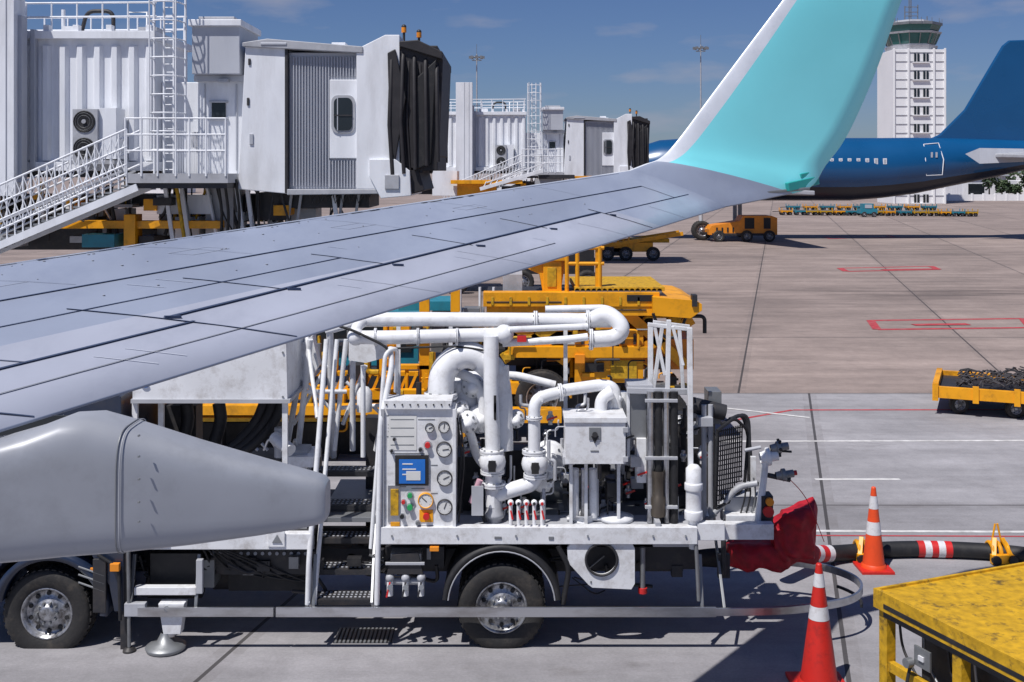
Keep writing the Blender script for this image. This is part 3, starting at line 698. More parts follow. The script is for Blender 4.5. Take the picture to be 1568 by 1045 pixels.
b.bx(700,628,860,648,LY-.3,.3,YEL); b.bx(700,600,1000,632,LY+.5,1.8,DARK); b.bx(560,575,780,600,LY+1.5,1,DARK)
b.bx(780,484,1000,532,LY+1.2,.8,BLACK); b.bx(790,548,880,600,LY+.9,1.0,BLACK); b.bx(745,484,790,545,LY+1.4,.6,DARK)  # black and dark blocks stand in for shade between the scissor arms
for u in(830,1015): wheel(b,(P(u,0,LY).x,LY+.2,.9 if u==830 else .52),.52,.42,n=32)
b.bx(800,600,865,640,LY+.3,.5,DARK)
b.tube([P(1000,480,LY-.2),P(1015,520,LY-.1),P(1040,515,LY-.1),P(1050,486,LY-.1)],.03,BLACK,8,fr=.3)
rl=random.Random(11)
for i in range(70):
    u=rl.uniform(745,1040);v=rl.uniform(482,600);y=LY+rl.uniform(.0,.6);du=rl.uniform(-40,40);dv=rl.uniform(5,40)
    b.tube([P(u,v,y),P(u+du,v,y),P(u+du,v+dv,y)],rl.choice((.015,.025,.04)),rl.choice((BLACK,BLACK,GREY,YEL,YEL2,DARK)),6,fr=.1)
for i in range(26):
    u=rl.uniform(750,1030);v=rl.uniform(484,600); b.bx(u,v,u+rl.uniform(6,26),v+rl.uniform(5,18),LY+rl.uniform(0,.5),.4,rl.choice((BLACK,DARK,YEL,YEL2,GREY,ORG)))
b.done('chassis_and_scissors',Rl,.015)
b=B()
Y2=20.0
b.bx(255,622,640,636,Y2,.25,YEL); b.bx(255,640,640,646,Y2+.1,.2,YEL2); b.bx(255,628,640,640,Y2+.3,2.0,DARK)
b.bx(440,598,650,612,Y2+.8,.2,YEL); b.bx(440,570,640,576,Y2+1.6,.2,YEL)
for u in(300,380,470,520,560,610): b.bx(u,600,u+7,640,Y2+.4,.2,YEL2 if u%20 else YEL)
for u in(262,330,420,505,590): b.bx(u,640,u+10,705,Y2+.4,.3,DARK)
b.bx(642,458,657,620,Y2+1.2,.2,YEL); b.bx(690,445,704,478,Y2+1.3,.2,YEL); b.bx(612,560,700,566,Y2+1.2,.2,YEL)
b.bx(610,462,700,476,Y2+2.0,1.0,TEALV); b.bx(660,480,740,540,Y2+2.2,1.0,GREY); b.bx(440,480,640,560,Y2+4,1.0,TEALV); b.bx(450,500,630,540,Y2+3.95,.05,GLASS)
for i in range(12): b.beam(P(500+i*14,600,Y2+1),P(512+i*14,572,Y2+1),.05,.05,YEL)
b.bx(250,648,700,700,Y2+.9,1.0,BLACK)  # black block stands in for the shade under the platform
for i in range(60):
    u=rl.uniform(440,745);v=rl.uniform(470,660);y=Y2+rl.uniform(.5,2.0);du=rl.uniform(-30,30);dv=rl.uniform(10,60)
    b.tube([P(u,v,y),P(u,v+dv,y),P(u+du,v+dv,y)],rl.choice((.02,.035,.05)),rl.choice((BLACK,YEL,YEL2,DARK,GREY,YEL)),6,fr=.1)
for i in range(26):
    u=rl.uniform(440,740);v=rl.uniform(470,650); b.bx(u,v,u+rl.uniform(8,34),v+rl.uniform(5,24),Y2+rl.uniform(.9,2),.4,rl.choice((BLACK,DARK,YEL,YEL2,GREY,DARK)))
b.done('bridge_platform',Rl,.015)
b=B(); b.bx(250,640,460,672,24,2,BRG); b.bx(210,600,440,625,26,1.5,DARK)
for u in(280,420): wheel(b,(P(u,0,24).x,24,.45),.45,.3,n=24)
b.bx(255,672,455,700,24.1,1.8,DARK)
b.done('service_van',bevel=.04)
# ---------------------------------------------------------------- fuel hydrant dispenser truck
Rf=root('fuel_hydrant_truck'); YN=12.36
def tb(b,pts,r,m=WPIPE,fr=.12,n=12): b.tube([P(*p) for p in pts],r/141.0,m,n,fr=fr)
def flange(b,p,ax,r,m=WPIPE,t=.03,bolts=8):
    p=Vector(p);ax=Vector(ax).normalized(); b.cyl(p-ax*t,p-ax*.003,r,m,16); b.cyl(p+ax*.003,p+ax*t,r,m,16)
    a=Vector((0,0,1)) if abs(ax.z)<.9 else Vector((0,1,0)); e1=ax.cross(a).normalized();e2=ax.cross(e1)
    for k in range(bolts):
        t_=2*math.pi*k/bolts;q=p+(e1*math.cos(t_)+e2*math.sin(t_))*r*.82; b.cyl(q-ax*t*1.5,q+ax*t*1.5,r*.09,GREY,6)
b=B()
wheel(b,P(768,925,YN+.15)*1,.477,.26); wheel(b,P(78,934,YN+.15),.477,.26)
for u in(768,78):
    c=P(u,926,YN+.15); wheel(b,(c.x,YN+1.95,.477),.477,.26,side=1)
    b.cyl((c.x,YN+.3,.477),(c.x,YN+1.9,.477),.09,DARK,12); b.ball((c.x,YN+1.1,.477),.2,DARK)
wheel(b,(P(768,0,YN+.15).x,YN+.50,.477),.477,.24)
b.done('wheels',Rf)
b=B()
c=P(768,925,YN)
def archband(b,c,r0,r1,y0,y1,m,a0=5,a1=175,n=24):
    vs=[]
    for i in range(n+1):
        a=math.radians(lin(a0,a1,i/n))
        for r,y in((r0,y0),(r1,y0),(r1,y1),(r0,y1)): vs.append((c.x+math.cos(a)*r,y,c.z+math.sin(a)*r))
    fs=[]
    for i in range(n):
        for k in range(4): fs.append((i*4+k,i*4+(k+1)%4,(i+1)*4+(k+1)%4,(i+1)*4+k))
    b.add(vs,fs,m,True)
archband(b,c,.59,.645,YN-.04,YN+.7,BLACK); archband(b,c,.573,.588,YN-.04,YN-.0,LGREY)
c2=P(78,934,YN); archband(b,c2,.55,.63,YN-.05,YN+.6,NAVY,-5,172)
b.tube([P(854,836,YN),P(872,870,YN),P(862,925,YN)],.03,BLACK,8,fr=.1)
b.done('fenders',Rf)
b=B()
x=lambda u:P(u,0,YN).x
z=lambda v:P(0,v,YN).z
b.prism([(x(-110),.45),(x(-16),.5),(x(-10),.8),(x(20),1.08),(x(78),1.15),(x(140),1.05),(x(168),.7),(x(176),.42),(x(190),.42),(x(190),1.6),(x(186),2.75),(x(150),2.85),(x(-40),2.85),(x(-95),2.5),(x(-115),1.5)],YN-.02,YN+2.15,NAVY)
b.box((x(-60),YN-.035,1.75),(x(120),YN-.02,2.55),GLASS); b.box((x(140),YN-.04,.75),(x(160),YN-.02,.9),ORG)
b.box((x(145),YN-.06,.42),(x(165),YN-.02,1.0),DARK)
for v in(868,880,892): b.tube([P(120,v,YN-.05),P(160,v+14,YN-.05)],.012,GREY,6)
b.tube([P(150,850,YN-.06),P(182,870,YN-.06),P(184,950,YN-.06)],.02,BLACK,6,fr=.1)
b.bx(168,864,182,876,YN-.1,.06,ORG)
b.done('driver_cab',Rf,.03)
b=B()
for y in(.65,1.4): b.box((x(-80),YN+y,.62),(x(1060),YN+y+.09,.88),DARK)
for u in(240,380,520,640,870,1000): b.box((x(u),YN+.65,.66),(x(u+10),YN+1.5,.82),DARK)
b.bx(230,848,308,905,YN+.25,.5,BLACK); b.bx(330,842,470,880,YN+.35,.4,DARK); b.bx(312,858,328,900,YN+.3,.3,GREY)
for i in range(14): b.cyl(P(325+i*11,848,YN+.34),P(325+i*11,848,YN+.33),.02,LGREY,8)
b.bx(870,838,1065,872,YN+.35,1.2,DARK); b.bx(590,838,680,870,YN+.3,.3,DARK); b.bx(350,880,470,905,YN+.5,.6,BLACK)
b.cyl(P(230,892,YN+.55),P(310,892,YN+.55),.17,BLACK,20)
b.cyl(P(330,875,YN+.9),P(470,875,YN+.9),.2,DARK,20)
for i in range(6): b.tube([P(310+i*5,838,YN+.2),P(330+i*30,880+i*3,YN+.4),P(480,870+i*4,YN+.4)],.012,BLACK,6,fr=.2)
ra=random.Random(9)
for i in range(40):
    u=ra.uniform(200,1060);v=ra.uniform(838,890); 
    if 670<u<870: continue
    b.tube([P(u,v,YN+.3),P(u+ra.uniform(-40,40),v+ra.uniform(5,30),YN+.35),P(u+ra.uniform(-60,60),v+ra.uniform(-5,20),YN+.4)],ra.choice((.008,.014,.022)),ra.choice((BLACK,GREY,DARK,DARK)),6,fr=.1)
for i in range(18):
    u=ra.uniform(200,1050);v=ra.uniform(838,868)
    if 670<u<870: continue
    b.bx(u,v,u+ra.uniform(6,24),v+ra.uniform(6,18),YN+ra.uniform(.2,.4),.1,ra.choice((DARK,GREY,BLACK,DARK)))
b.done('chassis_frame',Rf,.006)
b=B()
def flat(pts,h,m,th=.03):
    pts=[Vector(p) for p in pts]; vs=[]; N=len(pts)
    for i,p in enumerate(pts):
        t=(pts[min(i+1,N-1)]-pts[max(i-1,0)]).normalized(); s_=t.cross(up).normalized()*th/2
        vs+= [p+s_-up*h/2,p+s_+up*h/2,p-s_+up*h/2,p-s_-up*h/2]
    fs=[(i*4+k,i*4+(k+1)%4,(i+1)*4+(k+1)%4,(i+1)*4+k) for i in range(N-1) for k in range(4)]
    b.add(vs,fs,m,False); b.add(vs[:4],[(0,1,2,3)],m); b.add(vs[-4:],[(0,1,2,3)],m)
zb=.44
flat([(x(215),12.28,zb),(x(420),12.28,zb),(x(422),12.275,zb)],.10,STEEL); flat([(x(425),12.28,zb),(2.2,12.28,zb)],.105,STEEL)
hp=fillet([(2.2,12.28,zb),(3.0,12.30,zb),(3.85,12.62,zb),(4.08,13.2,zb),(3.75,13.72,zb),(3.0,13.95,zb),(2.2,14.0,zb)],.38,8)
flat(hp,.085,STEEL)
flat([p+Vector((0,0,-.18)) for p in hp[18:30]],.03,BLACK)
for u in(200,300,480,575,1075): b.beam((x(u),12.34,zb-.05),(x(u),12.5,zb+.55),.035,.035,GREY)
b.beam((2.3,12.3,zb),(2.3,12.9,1.1),.03,.03,GREY)
b.done('guard_bar',Rf,.004)
b=B()
b.pprism([(242,925),(282,925),(276,972),(250,972)],YN-.05,.14,WHITE)
b.lathe((P(254,0,YN).x,YN,0.01),(0,0,1),[(0,.21),(.03,.22),(.06,.18),(.08,.10),(.18,.05)],GREY,20)
b.cyl((P(262,0,YN).x,YN,.15),(P(262,0,YN).x,YN,.4),.05,STEEL,12)
b.tube([P(196,832,YN-.05),P(198,1003,YN-.05)],.02,GREY,8); b.bx(184,838,200,1003,YN,.02,DARK)
b.lathe((P(198,0,YN-.05).x,YN-.05,0.0),(0,0,1),[(0,.07),(.02,.07),(.05,.03)],DARK,14)
b.bx(190,925,222,945,YN-.08,.08,LGREY); b.bx(205,900,300,912,YN,.1,WHITE); b.bx(300,858,310,910,YN,.06,LGREY)
b.cyl(P(255,933,YN-.06),P(255,933,YN-.09),.03,GREY,10)
b.done('stabiliser_leg',Rf,.006)
b=B()
b.bx(200,818,476,842,YN+.02,.12,WHITE); b.bx(228,822,258,838,YN-.005,.025,LGREY)
b.bx(410,814,436,838,YN-.0,.02,WHITE)
b.pprism([(416,832),(432,832),(424,819)],YN-.012,.01,GREY); b.pprism([(236,839),(252,839),(244,826)],YN-.02,.01,GREY)
b.bx(580,808,1068,834,YN-.03,.12,WHITE); b.bx(1068,802,1110,828,YN+.02,.12,WHITE); b.bx(1108,803,1185,827,YN+.1,.12,WHITE); b.bx(1000,828,1068,838,YN+.1,.4,LGREY)
b.box((x(476),YN+.55,z(824)),(x(1110),YN+2.15,z(816)),GREY)
b.box((x(582),YN+.09,z(822)),(x(1068),YN+.55,z(812)),LGREY)
b.box((x(200),YN+.14,z(842)),(x(470),YN+2.1,z(832)),DARK)
b.bx(1004,800,1012,812,YN,.2,LGREY)
for u in(600,700,790,900,1000,1050): b.cyl(P(u,821,YN-.03),P(u,821,YN-.045),.012,GREY,8)
b.bx(757,822,768,826,YN-.04,.01,GREY); b.bx(840,822,848,827,YN-.04,.01,GREY); b.bx(658,838,672,845,YN-.05,.05,ORG)
b.done('deck',Rf,.006)
b=B()
op=[(868,833),(972,833),(972,903),(905,900),(870,862)]
cu,cv,rr0=921,857,24
circ=[];outer=[]
NS=40
for i in range(NS):
    a=2*math.pi*i/NS; d=(math.cos(a),math.sin(a)); best=1e9
    for j in range(len(op)):
        (ax_,ay_),(bx_,by_)=op[j],op[(j+1)%len(op)]
        ex,ey=bx_-ax_,by_-ay_; den=d[0]*ey-d[1]*ex
        if abs(den)<1e-9: continue
        t=((ax_-cu)*ey-(ay_-cv)*ex)/den; s_=((ax_-cu)*d[1]-(ay_-cv)*d[0])/den
        if t>0 and -1e-6<=s_<=1+1e-6: best=min(best,t)
    outer.append(P(cu+d[0]*best,cv+d[1]*best,YN)); circ.append(P(cu+d[0]*rr0,cv+d[1]*rr0,YN))
dy=Vector((0,.05,0)); vs=outer+circ+[p+dy for p in outer]+[p+dy for p in circ]
b.add(vs,[(i,(i+1)%NS,NS+(i+1)%NS,NS+i) for i in range(NS)]+[(NS+i,NS+(i+1)%NS,3*NS+(i+1)%NS,3*NS+i) for i in range(NS)]+[(i,2*NS+i,2*NS+(i+1)%NS,(i+1)%NS) for i in range(NS)],WHITE)
b.tube([p-Vector((0,.01,0)) for p in circ],.014,DARK,6,closed=True)
b.cyl(P(905,890,YN),P(905,890,YN)-Vector((0,.0,.02)),.01,GREY,6)
b.done('hose_guide_plate',Rf)
b=B()
for i,v in enumerate((918,872,824,774,722)):
    yy=YN+.05+i*.24
    a=P(486,v,yy);c=P(580,v,yy); b.box((a.x,yy,a.z-.035),(c.x,yy+.26,a.z),DARK); b.box((a.x,yy-.012,a.z-.06),(c.x,yy,a.z-.002),DARK)
    for q in range(14):
        for w_ in(.05,.12,.19): 
            xx=a.x+(c.x-a.x)*(q+.5)/14; b.box((xx-.012,yy+w_,a.z+.001),(xx+.012,yy+w_+.02,a.z+.008),LGREY)
for du,yy in((0,YN+.02),(96,YN+.02)):
    b.beam(P(474+du,926,yy),P(484+du,700,yy+1.15),.025,.12,WHITE,up=(0,1,0))
def rail(pts,r=4.2): tb(b,pts,r,WPIPE,.08,8)
rail([(471,926,YN),(473,860,YN),(492,620,YN+.3),(500,520,YN+.5)]); rail([(481,926,YN+.02),(500,700,YN+.4),(516,520,YN+.7)],3.6)
rail([(577,926,YN-.02),(580,780,YN-.02),(583,645,YN+.0),(600,560,YN+.2),(598,532,YN+.3)]); rail([(568,840,YN+.1),(590,540,YN+.2),(608,532,YN+.3),(606,600,YN+.5)],3.4)
rail([(455,700,YN+1),(475,520,YN+.8)],5); rail([(440,680,YN+1.4),(470,510,YN+1.1)],5); rail([(510,700,YN+1.4),(505,505,YN+1.0)],6)
rail([(540,690,YN+1.3),(540,545,YN+1.2)],5); rail([(525,650,YN+1.3),(560,560,YN+1.2)],3.5)
rail([(440,560,YN+.9),(520,640,YN+1)],3); rail([(500,560,YN+1),(450,650,YN+1.2)],3)
rail([(470,600,YN+.7),(530,600,YN+.9)],3.5);rail([(520,625,YN+1.3),(600,620,YN+1.3)],3.5); rail([(530,585,YN+1.4),(590,640,YN+1.4)],3)
rail([(486,640,YN+.35),(470,515,YN+.9)],3.5); rail([(530,520,YN+.9),(512,690,YN+.9)],4); rail([(556,560,YN+.6),(556,700,YN+.6)],4); rail([(575,690,YN+1.2),(602,560,YN+.9)],4)
b.pprism([(534,520),(590,524),(590,548),(560,556),(534,552)],YN+.8,.2,WHITE)
b.pprism([(440,540),(478,515),(488,560),(470,590),(445,570)],YN+1.0,.2,WHITE)
b.lathe(P(558,630,YN+.9),(0,0,1),[(0,.09),(.22,.09),(.28,.05),(.3,.001)],WHITE,16)
b.done('access_steps',Rf,.004)
b=B()
b.pprism([(203,560),(240,545),(330,538),(438,524),(440,612),(203,616)],YN+.1,1.9,WHITE)
b.bx(200,612,444,618,YN+.07,1.95,LGREY)
for v in(540,608): b.cyl(P(433,v,YN+.1),P(433,v,YN+.085),.012,GREY,8)
c=P(222,587,YN+.088); b.tube([c+Vector((.045*math.cos(a),0,.045*math.sin(a))) for a in [math.radians(q*30) for q in range(1,12)]],.01,BLUE,5)
for u,yy in((206,.12),(436,.12),(206,1.9),(436,1.9),(246,.4)): b.bx(u-4,616,u+4,835,YN+yy,.05,WHITE)
for u in(285,335): b.tube([P(u,618,YN+1),P(u+5,650,YN+1),P(u-25,720,YN+.9),P(u-40,760,YN+.9)],.075,BLACK,14,fr=.4)
for k in range(3):
    b.tube([P(405+k*14,615,YN+.9),P(392+k*14,650,YN+.8),P(340+k*14,700,YN+.6),P(290,705,YN+.6)],.06,BLACK,12,fr=.4)
b.bx(250,622,300,720,YN+1.2,.3,DARK); b.bx(205,640,250,800,YN+1.4,.3,BRG)
b.cyl(P(420,670,YN+.5),P(445,690,YN+.3),.07,WHITE,16); b.cyl(P(428,655,YN+.6),P(428,700,YN+.6),.06,LGREY,16); b.bx(436,690,470,830,YN+.5,.3,LGREY)
b.bx(350,705,480,820,YN+.9,.6,DARK); b.bx(440,700,480,716,YN+.4,.5,WHITE)
for i in range(5): b.tube([P(360+i*22,690,YN+.7),P(372+i*20,670,YN+.7),P(395+i*15,690,YN+.7)],.018,STEEL,6,fr=.06)
b.done('hose_cabinet',Rf,.01)
b=B()
b.bx(585,624,695,810,YN+.02,.28,WHITE); b.pprism([(588,614),(692,614),(690,627),(590,627)],YN-.02,.34,WHITE)
b.bx(583,627,588,812,YN-.01,.3,LGREY); b.bx(693,627,698,812,YN-.01,.3,WHITE)
yp=YN+.02
def dial(u,v,r,ring=DARK,face=GAUGE,needle=True):
    c=P(u,v,yp); b.lathe(c,(0,-1,0),[(0,r),(.035,r),(.04,r*.9),(.03,r*.86)],ring,24); b.cyl(c,c-Vector((0,.03,0)),r*.87,face,24)
    if needle:
        a=random.uniform(0,3); d=Vector((math.cos(a),0,math.sin(a)))*r*.65; b.beam(c-Vector((0,.033,0))-d*.3,c-Vector((0,.033,0))+d,.006,.008,BLACK)
        for k in range(9):
            a=math.radians(-40+k*32); q=c-Vector((0,.032,0))+Vector((math.cos(a),0,math.sin(a)))*r*.72; b.box(q-Vector((.003,.001,.003)),q+Vector((.003,.002,.003)),BLACK)
for u,v,r in((680,654,.062),(658,655,.05),(680,688,.085),(681,732,.085),(681,776,.085)): dial(u,v,r)
dial(652,766,.085,YEL,GAUGE)
b.bx(605,698,656,744,yp-.03,.03,BLACK); b.bx(611,704,651,741,yp-.036,.01,BLUE)
for q in range(3): b.bx(616,710+q*8,632+q*5,712+q*8,yp-.04,.004,GAUGE)
b.bx(622,722,644,736,yp-.041,.005,GAUGE)
for u,v,m_,r in((655,681,RED,.03),(628,758,GREEN,.026),(628,776,GREEN,.03),(618,768,RED,.02),(644,688,BLACK,.018),(616,790,BLACK,.022),(600,690,BLACK,.015),(604,672,BLACK,.015),(640,800,GREY,.02)):
    c=P(u,v,yp); b.cyl(c,c-Vector((0,.01,0)),r*1.5,LGREY,14); b.cyl(c,c-Vector((0,.05,0)),r,m_,14)
b.bx(642,781,663,800,yp-.008,.008,YEL); c=P(653,790,yp-.008); b.cyl(c,c-Vector((0,.05,0)),.035,RED,14)
b.bx(598,750,610,790,yp-.03,.03,YEL2); b.bx(594,744,612,800,yp-.012,.012,STEEL); b.bx(598,800,612,806,yp-.02,.02,YEL)
for u,v,w_ in((594,650,40),(594,655,34),(594,660,38),(640,642,26),(598,694,52),(660,712,10),(660,755,10),(630,748,20),(606,745,16),(640,805,24),(592,636,24),(592,668,26)):
    b.bx(u,v,u+w_,v+1.4,yp-.004,.004,GREY)
for u in range(592,695,12): 
    c=P(u,620,YN-.02); b.cyl(c,c-Vector((0,.01,0)),.01,BLACK,6)
b.bx(595,636,638,690,yp-.006,.006,GAUGE)
for v in(642,655,668,681): b.bx(598,v,634,v+1.2,yp-.009,.003,GREY)
for u in(700,704): b.tube([P(u,640,YN+.05),P(u+8,700,YN+.1),P(u-2,800,YN+.1)],.01,BLACK,5,fr=.2)
b.done('control_panel',Rf,.004)
b=B()
tb(b,[(556,490,YN+.6),(640,489,YN+.6),(935,491,YN+.6)],11.5,fr=.1); tb(b,[(545,517,YN+.4),(600,517,YN+.4),(775,512,YN+.5)],11,fr=.1)
for u in(575,640,700): flange(b,P(u,516,YN+.41),(1,0,0),.10,bolts=6,t=.012)
tb(b,[(905,491,YN+.6),(930,478,YN+.5),(955,500,YN+.4),(945,518,YN+.4),(905,520,YN+.4)],13,fr=.12)
tb(b,[(835,474,YN+.8),(930,472,YN+.8),(950,485,YN+.7),(950,520,YN+.5)],6,fr=.1)
tb(b,[(900,516,YN+.4),(870,520,YN+.4),(770,526,YN+.5)],6); tb(b,[(780,505,YN+.4),(900,500,YN+.5)],5)
tb(b,[(545,517,YN+.4),(545,500,YN+.45),(560,490,YN+.6)],9,fr=.1)
b.ball(P(545,516,YN+.4),.10,WPIPE); flange(b,P(820,491,YN+.6),(1,0,0),.11,t=.02); b.bx(792,515,806,524,YN+.38,.1,RED)
flange(b,P(900,491,YN+.6),(1,0,0),.12,t=.018); flange(b,P(905,520,YN+.4),(1,0,0),.12,t=.018)
b.ball(P(772,512,YN+.45),.11,WPIPE)
for u in(610,690,866): b.bx(u-3,495,u+3,640,YN+1.0,.04,WHITE)
b.tube([P(500,508,YN+1),P(545,495,YN+.9),P(560,486,YN+.8)],.04,WPIPE,8)
b.tube([P(520,500,YN+.3),P(540,506,YN+.3),P(590,530,YN+.3),P(602,545,YN+.3)],.016,BLACK,6,fr=.1)
b.tube([P(600,534,YN+.3),P(700,530,YN+.4),P(760,540,YN+.4)],.012,BLACK,6,fr=.2)
b.done('overhead_pipes',Rf)
b=B()
tb(b,[(752,515,YN+.4),(752,600,YN+.35),(755,695,YN+.3)],12)
tb(b,[(770,560,YN+.55),(772,690,YN+.5)],10)
tb(b,[(675,612,YN+.5),(676,565,YN+.5),(712,538,YN+.5),(755,560,YN+.55),(765,600,YN+.6),(766,690,YN+.5)],21,fr=.3,n=18)
flange(b,P(675,606,YN+.5),(0,0,1),.19); b.lathe(P(675,655,YN+.5),(0,0,1),[(0,.16),(.1,.16),(.2,.13),(.32,.13)],WPIPE,20)
for v in(606,618): b.bx(756,v,760,v+26,YN+.25,.01,BLACK)
tb(b,[(818,695,YN+.25),(818,615,YN+.25),(835,606,YN+.3),(858,601,YN+.35),(862,598,YN+.4),(925,589,YN+.5),(942,595,YN+.5),(944,640,YN+.5)],9.5,fr=.12)
flange(b,P(858,601,YN+.37),(1,.1,.1),.1,t=.02); flange(b,P(818,640,YN+.25),(0,0,1),.09,t=.015)
tb(b,[(755,690,YN+.3),(756,775,YN+.3)],13); tb(b,[(756,760,YN+.3),(790,748,YN+.28),(822,740,YN+.28),(822,690,YN+.28)],12,fr=.18,n=16)
b.lathe(P(757,800,YN+.3),(0,0,1),[(0,.08),(.06,.08),(.06,.11),(.10,.11),(.14,.09),(.3,.09)],LGREY,20)
for u,v in((753,692),(754,722),(756,742),(818,692),(820,728)): flange(b,P(u,v,YN+.3),(0,0,1),.135,t=.022)
for u,v in((754,707),(819,710)):
    c=P(u,v,YN+.28); b.ball(c,.15,WPIPE,16); b.cyl(c-Vector((0,.12,0)),c-Vector((0,.20,0)),.05,GREY,12)
    b.box(c+Vector((-.04,-.22,-.06)),c+Vector((.04,-.2,.06)),BLACK)
for u,v,yy,r in((700,590,.9,.16),(712,610,.9,.28),(735,640,.7,.16),(790,640,.7,.1),(716,645,.5,.12),(840,700,.8,.2),(725,590,.75,.13),(705,625,.65,.1)):
    c=P(u,v,YN+yy); b.lathe(c,(0,-1,0),[(0,r),(.1,r),(.11,r*.9),(.14,r*.5),(.22,r*.45),(.23,.001)],WPIPE,22)
    for k in range(8):
        a=k*math.pi/4;q=c+Vector((math.cos(a)*r*.8,-.1,math.sin(a)*r*.8)); b.cyl(q,q-Vector((0,.03,0)),.014,GREY,6)
tb(b,[(700,570,YN+.7),(725,580,YN+.6),(740,610,YN+.6),(738,660,YN+.6)],8,fr=.1); tb(b,[(695,640,YN+.6),(720,660,YN+.5),(730,700,YN+.5),(748,720,YN+.4)],7,fr=.1)
b.lathe(P(845,735,YN+.5),(-1,0,.3),[(-.03,.001),(0,.14),(.1,.17),(.22,.15),(.26,.001)],WPIPE,20)
tb(b,[(700,575,YN+1.1),(790,575,YN+1.1),(850,590,YN+1.1)],7)
b.cyl(P(743,800,YN+.2),P(730,760,YN+.3),.02,BLACK,8)
b.bx(722,745,740,790,YN+.1,.02,LGREY)
tb(b,[(735,735,YN+.2),(722,770,YN+.2)],5,mat('pink_handle',(.6,.35,.42),.5))
b.done('manifold_pipes',Rf)
b=B(); random.seed(21)
def smallvalve(u,v,Y_,r=.035,m=WPIPE):
    c=P(u,v,Y_); b.ball(c,r*1.25,m,10); b.cyl(c-Vector((0,0,r*2)),c+Vector((0,0,r*2)),r*.7,m,10); b.cyl(c,c-Vector((0,r*2.5,0)),r*.4,GREY,8)
    b.beam(c-Vector((r,r*2.5,0)),c-Vector((-r*2,r*2.5,-r)),.015,.02,random.choice((RED,BLACK,DARK,GREY)))
b.bx(700,690,960,812,YN+1.75,.2,DARK); b.bx(560,640,700,812,YN+1.7,.2,DARK); b.cyl(P(720,740,YN+1.35),P(860,740,YN+1.35),.27,GREY,28); b.bx(870,700,960,800,YN+1.3,.3,BLACK)  # dark boxes added as a dark backing behind the pipes, around a grey vessel
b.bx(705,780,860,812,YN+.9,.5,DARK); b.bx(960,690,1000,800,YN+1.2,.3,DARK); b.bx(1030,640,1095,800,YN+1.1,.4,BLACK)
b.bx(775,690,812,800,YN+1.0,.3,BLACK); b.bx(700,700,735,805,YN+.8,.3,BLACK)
for i in range(60):
    u=random.uniform(700,1085);v=random.uniform(640,800);smallvalve(u,v,YN+random.uniform(.3,1.2),random.uniform(.02,.05),random.choice((WPIPE,WPIPE,LGREY,STEEL,DARK)))
for i in range(110):
    u=random.uniform(695,1080);v=random.uniform(600,790);Y_=YN+random.uniform(.2,1.4)
    du=random.uniform(-30,30);dv=random.uniform(20,90)
    tb(b,[(u,v,Y_),(u,v+dv*.5,Y_),(u+du,v+dv*.5,Y_),(u+du,min(812,v+dv),Y_)],random.choice((1.0,1.4,2.0,3.0)),random.choice((WPIPE,LGREY,BLACK,STEEL,DARK,BLACK)),.05,6)
for i in range(30):
    u=random.uniform(700,1070);v=random.uniform(690,780);w_=random.uniform(6,26);h_=random.uniform(8,26); b.bx(u,v,u+w_,v+h_,YN+random.uniform(.7,1.3),.12,random.choice((WHITE,LGREY,GREY,DARK,DARK,BLACK)))
for i in range(5):
    u=782+i*12; tb(b,[(u,805,YN+.05),(u,772,YN+.05)],3,WPIPE,.02,8); c=P(u,770,YN+.05); b.ball(c,.035,WPIPE,10); b.cyl(c,c-Vector((0,.06,0)),.016,DARK if i%2 else RED,10)
    b.beam(P(u,782,YN),P(u+3,796,YN-.03),.014,.014,RED)
for i in range(3):
    u=880+i*14; b.cyl(P(u,718,YN+.3),P(u,792,YN+.3),.035 if i%2 else .05,[WPIPE,STEEL,WPIPE][i],14)
b.cyl(P(868,795,YN+.3),P(925,795,YN+.3),.02,WPIPE,8)
b.lathe(P(893,806,YN+.35),(0,0,1),[(0,.16),(.04,.16),(.05,.12),(.12,.11),(.13,.14),(.15,.14)],WPIPE,24)
b.lathe(P(944,808,YN+.35),(0,0,1),[(0,.17),(.08,.17),(.09,.19),(.13,.19),(.15,.1),(.16,.001)],WPIPE,24)
b.cyl(P(913,722,YN+.3),P(913,790,YN+.3),.03,LGREY,12)
b.cyl(P(940,730,YN+.5),P(940,765,YN+.5),.10,DARK,16); b.bx(930,740,952,762,YN+.3,.1,BLACK)
b.done('valves_and_lines',Rf)
b=B()
b.bx(866,644,958,711,YN+.0,.45,WHITE); b.bx(864,640,960,648,YN-.02,.5,WHITE); b.bx(902,655,920,674,YN-.012,.012,GREY); b.cyl(P(911,666,YN-.01),P(911,666,YN-.03),.03,BLACK,12)
for v in(655,700): b.bx(954,v,962,v+8,YN-.02,.02,LGREY)
b.pprism([(905,668),(917,668),(911,680)],YN-.02,.01,BLACK)
b.bx(904,690,917,692,YN-.008,.008,GREY)
for u in(872,895,945): b.bx(u,711,u+5,808,YN+.2,.05,WHITE)
b.bx(862,700,880,712,YN+.1,.3,LGREY)
for i in range(3):
    u=597+i*24; b.cyl(P(u,885,YN+.05),P(u,912,YN+.05),.035,WPIPE,10); b.ball(P(u,885,YN+.05),.05,LGREY,10); b.cyl(P(u,900,YN),P(u,900,YN-.08),.03,GREY,10); b.beam(P(u,892,YN-.05),P(u-5,915,YN-.06),.02,.025,RED if i==0 else DARK)
b.cyl(P(590,890,YN+.1),P(650,890,YN+.1),.04,LGREY,12); b.bx(598,848,645,876,YN+.05,.2,GREY); b.pprism([(592,880),(600,850),(640,846),(648,880)],YN+.02,.03,DARK)
b.tube([P(984,838,YN+.1),P(984,905,YN+.1)],.03,GREY,8); b.cyl(P(984,900,YN+.1),P(984,908,YN+.1),.05,RED,12)
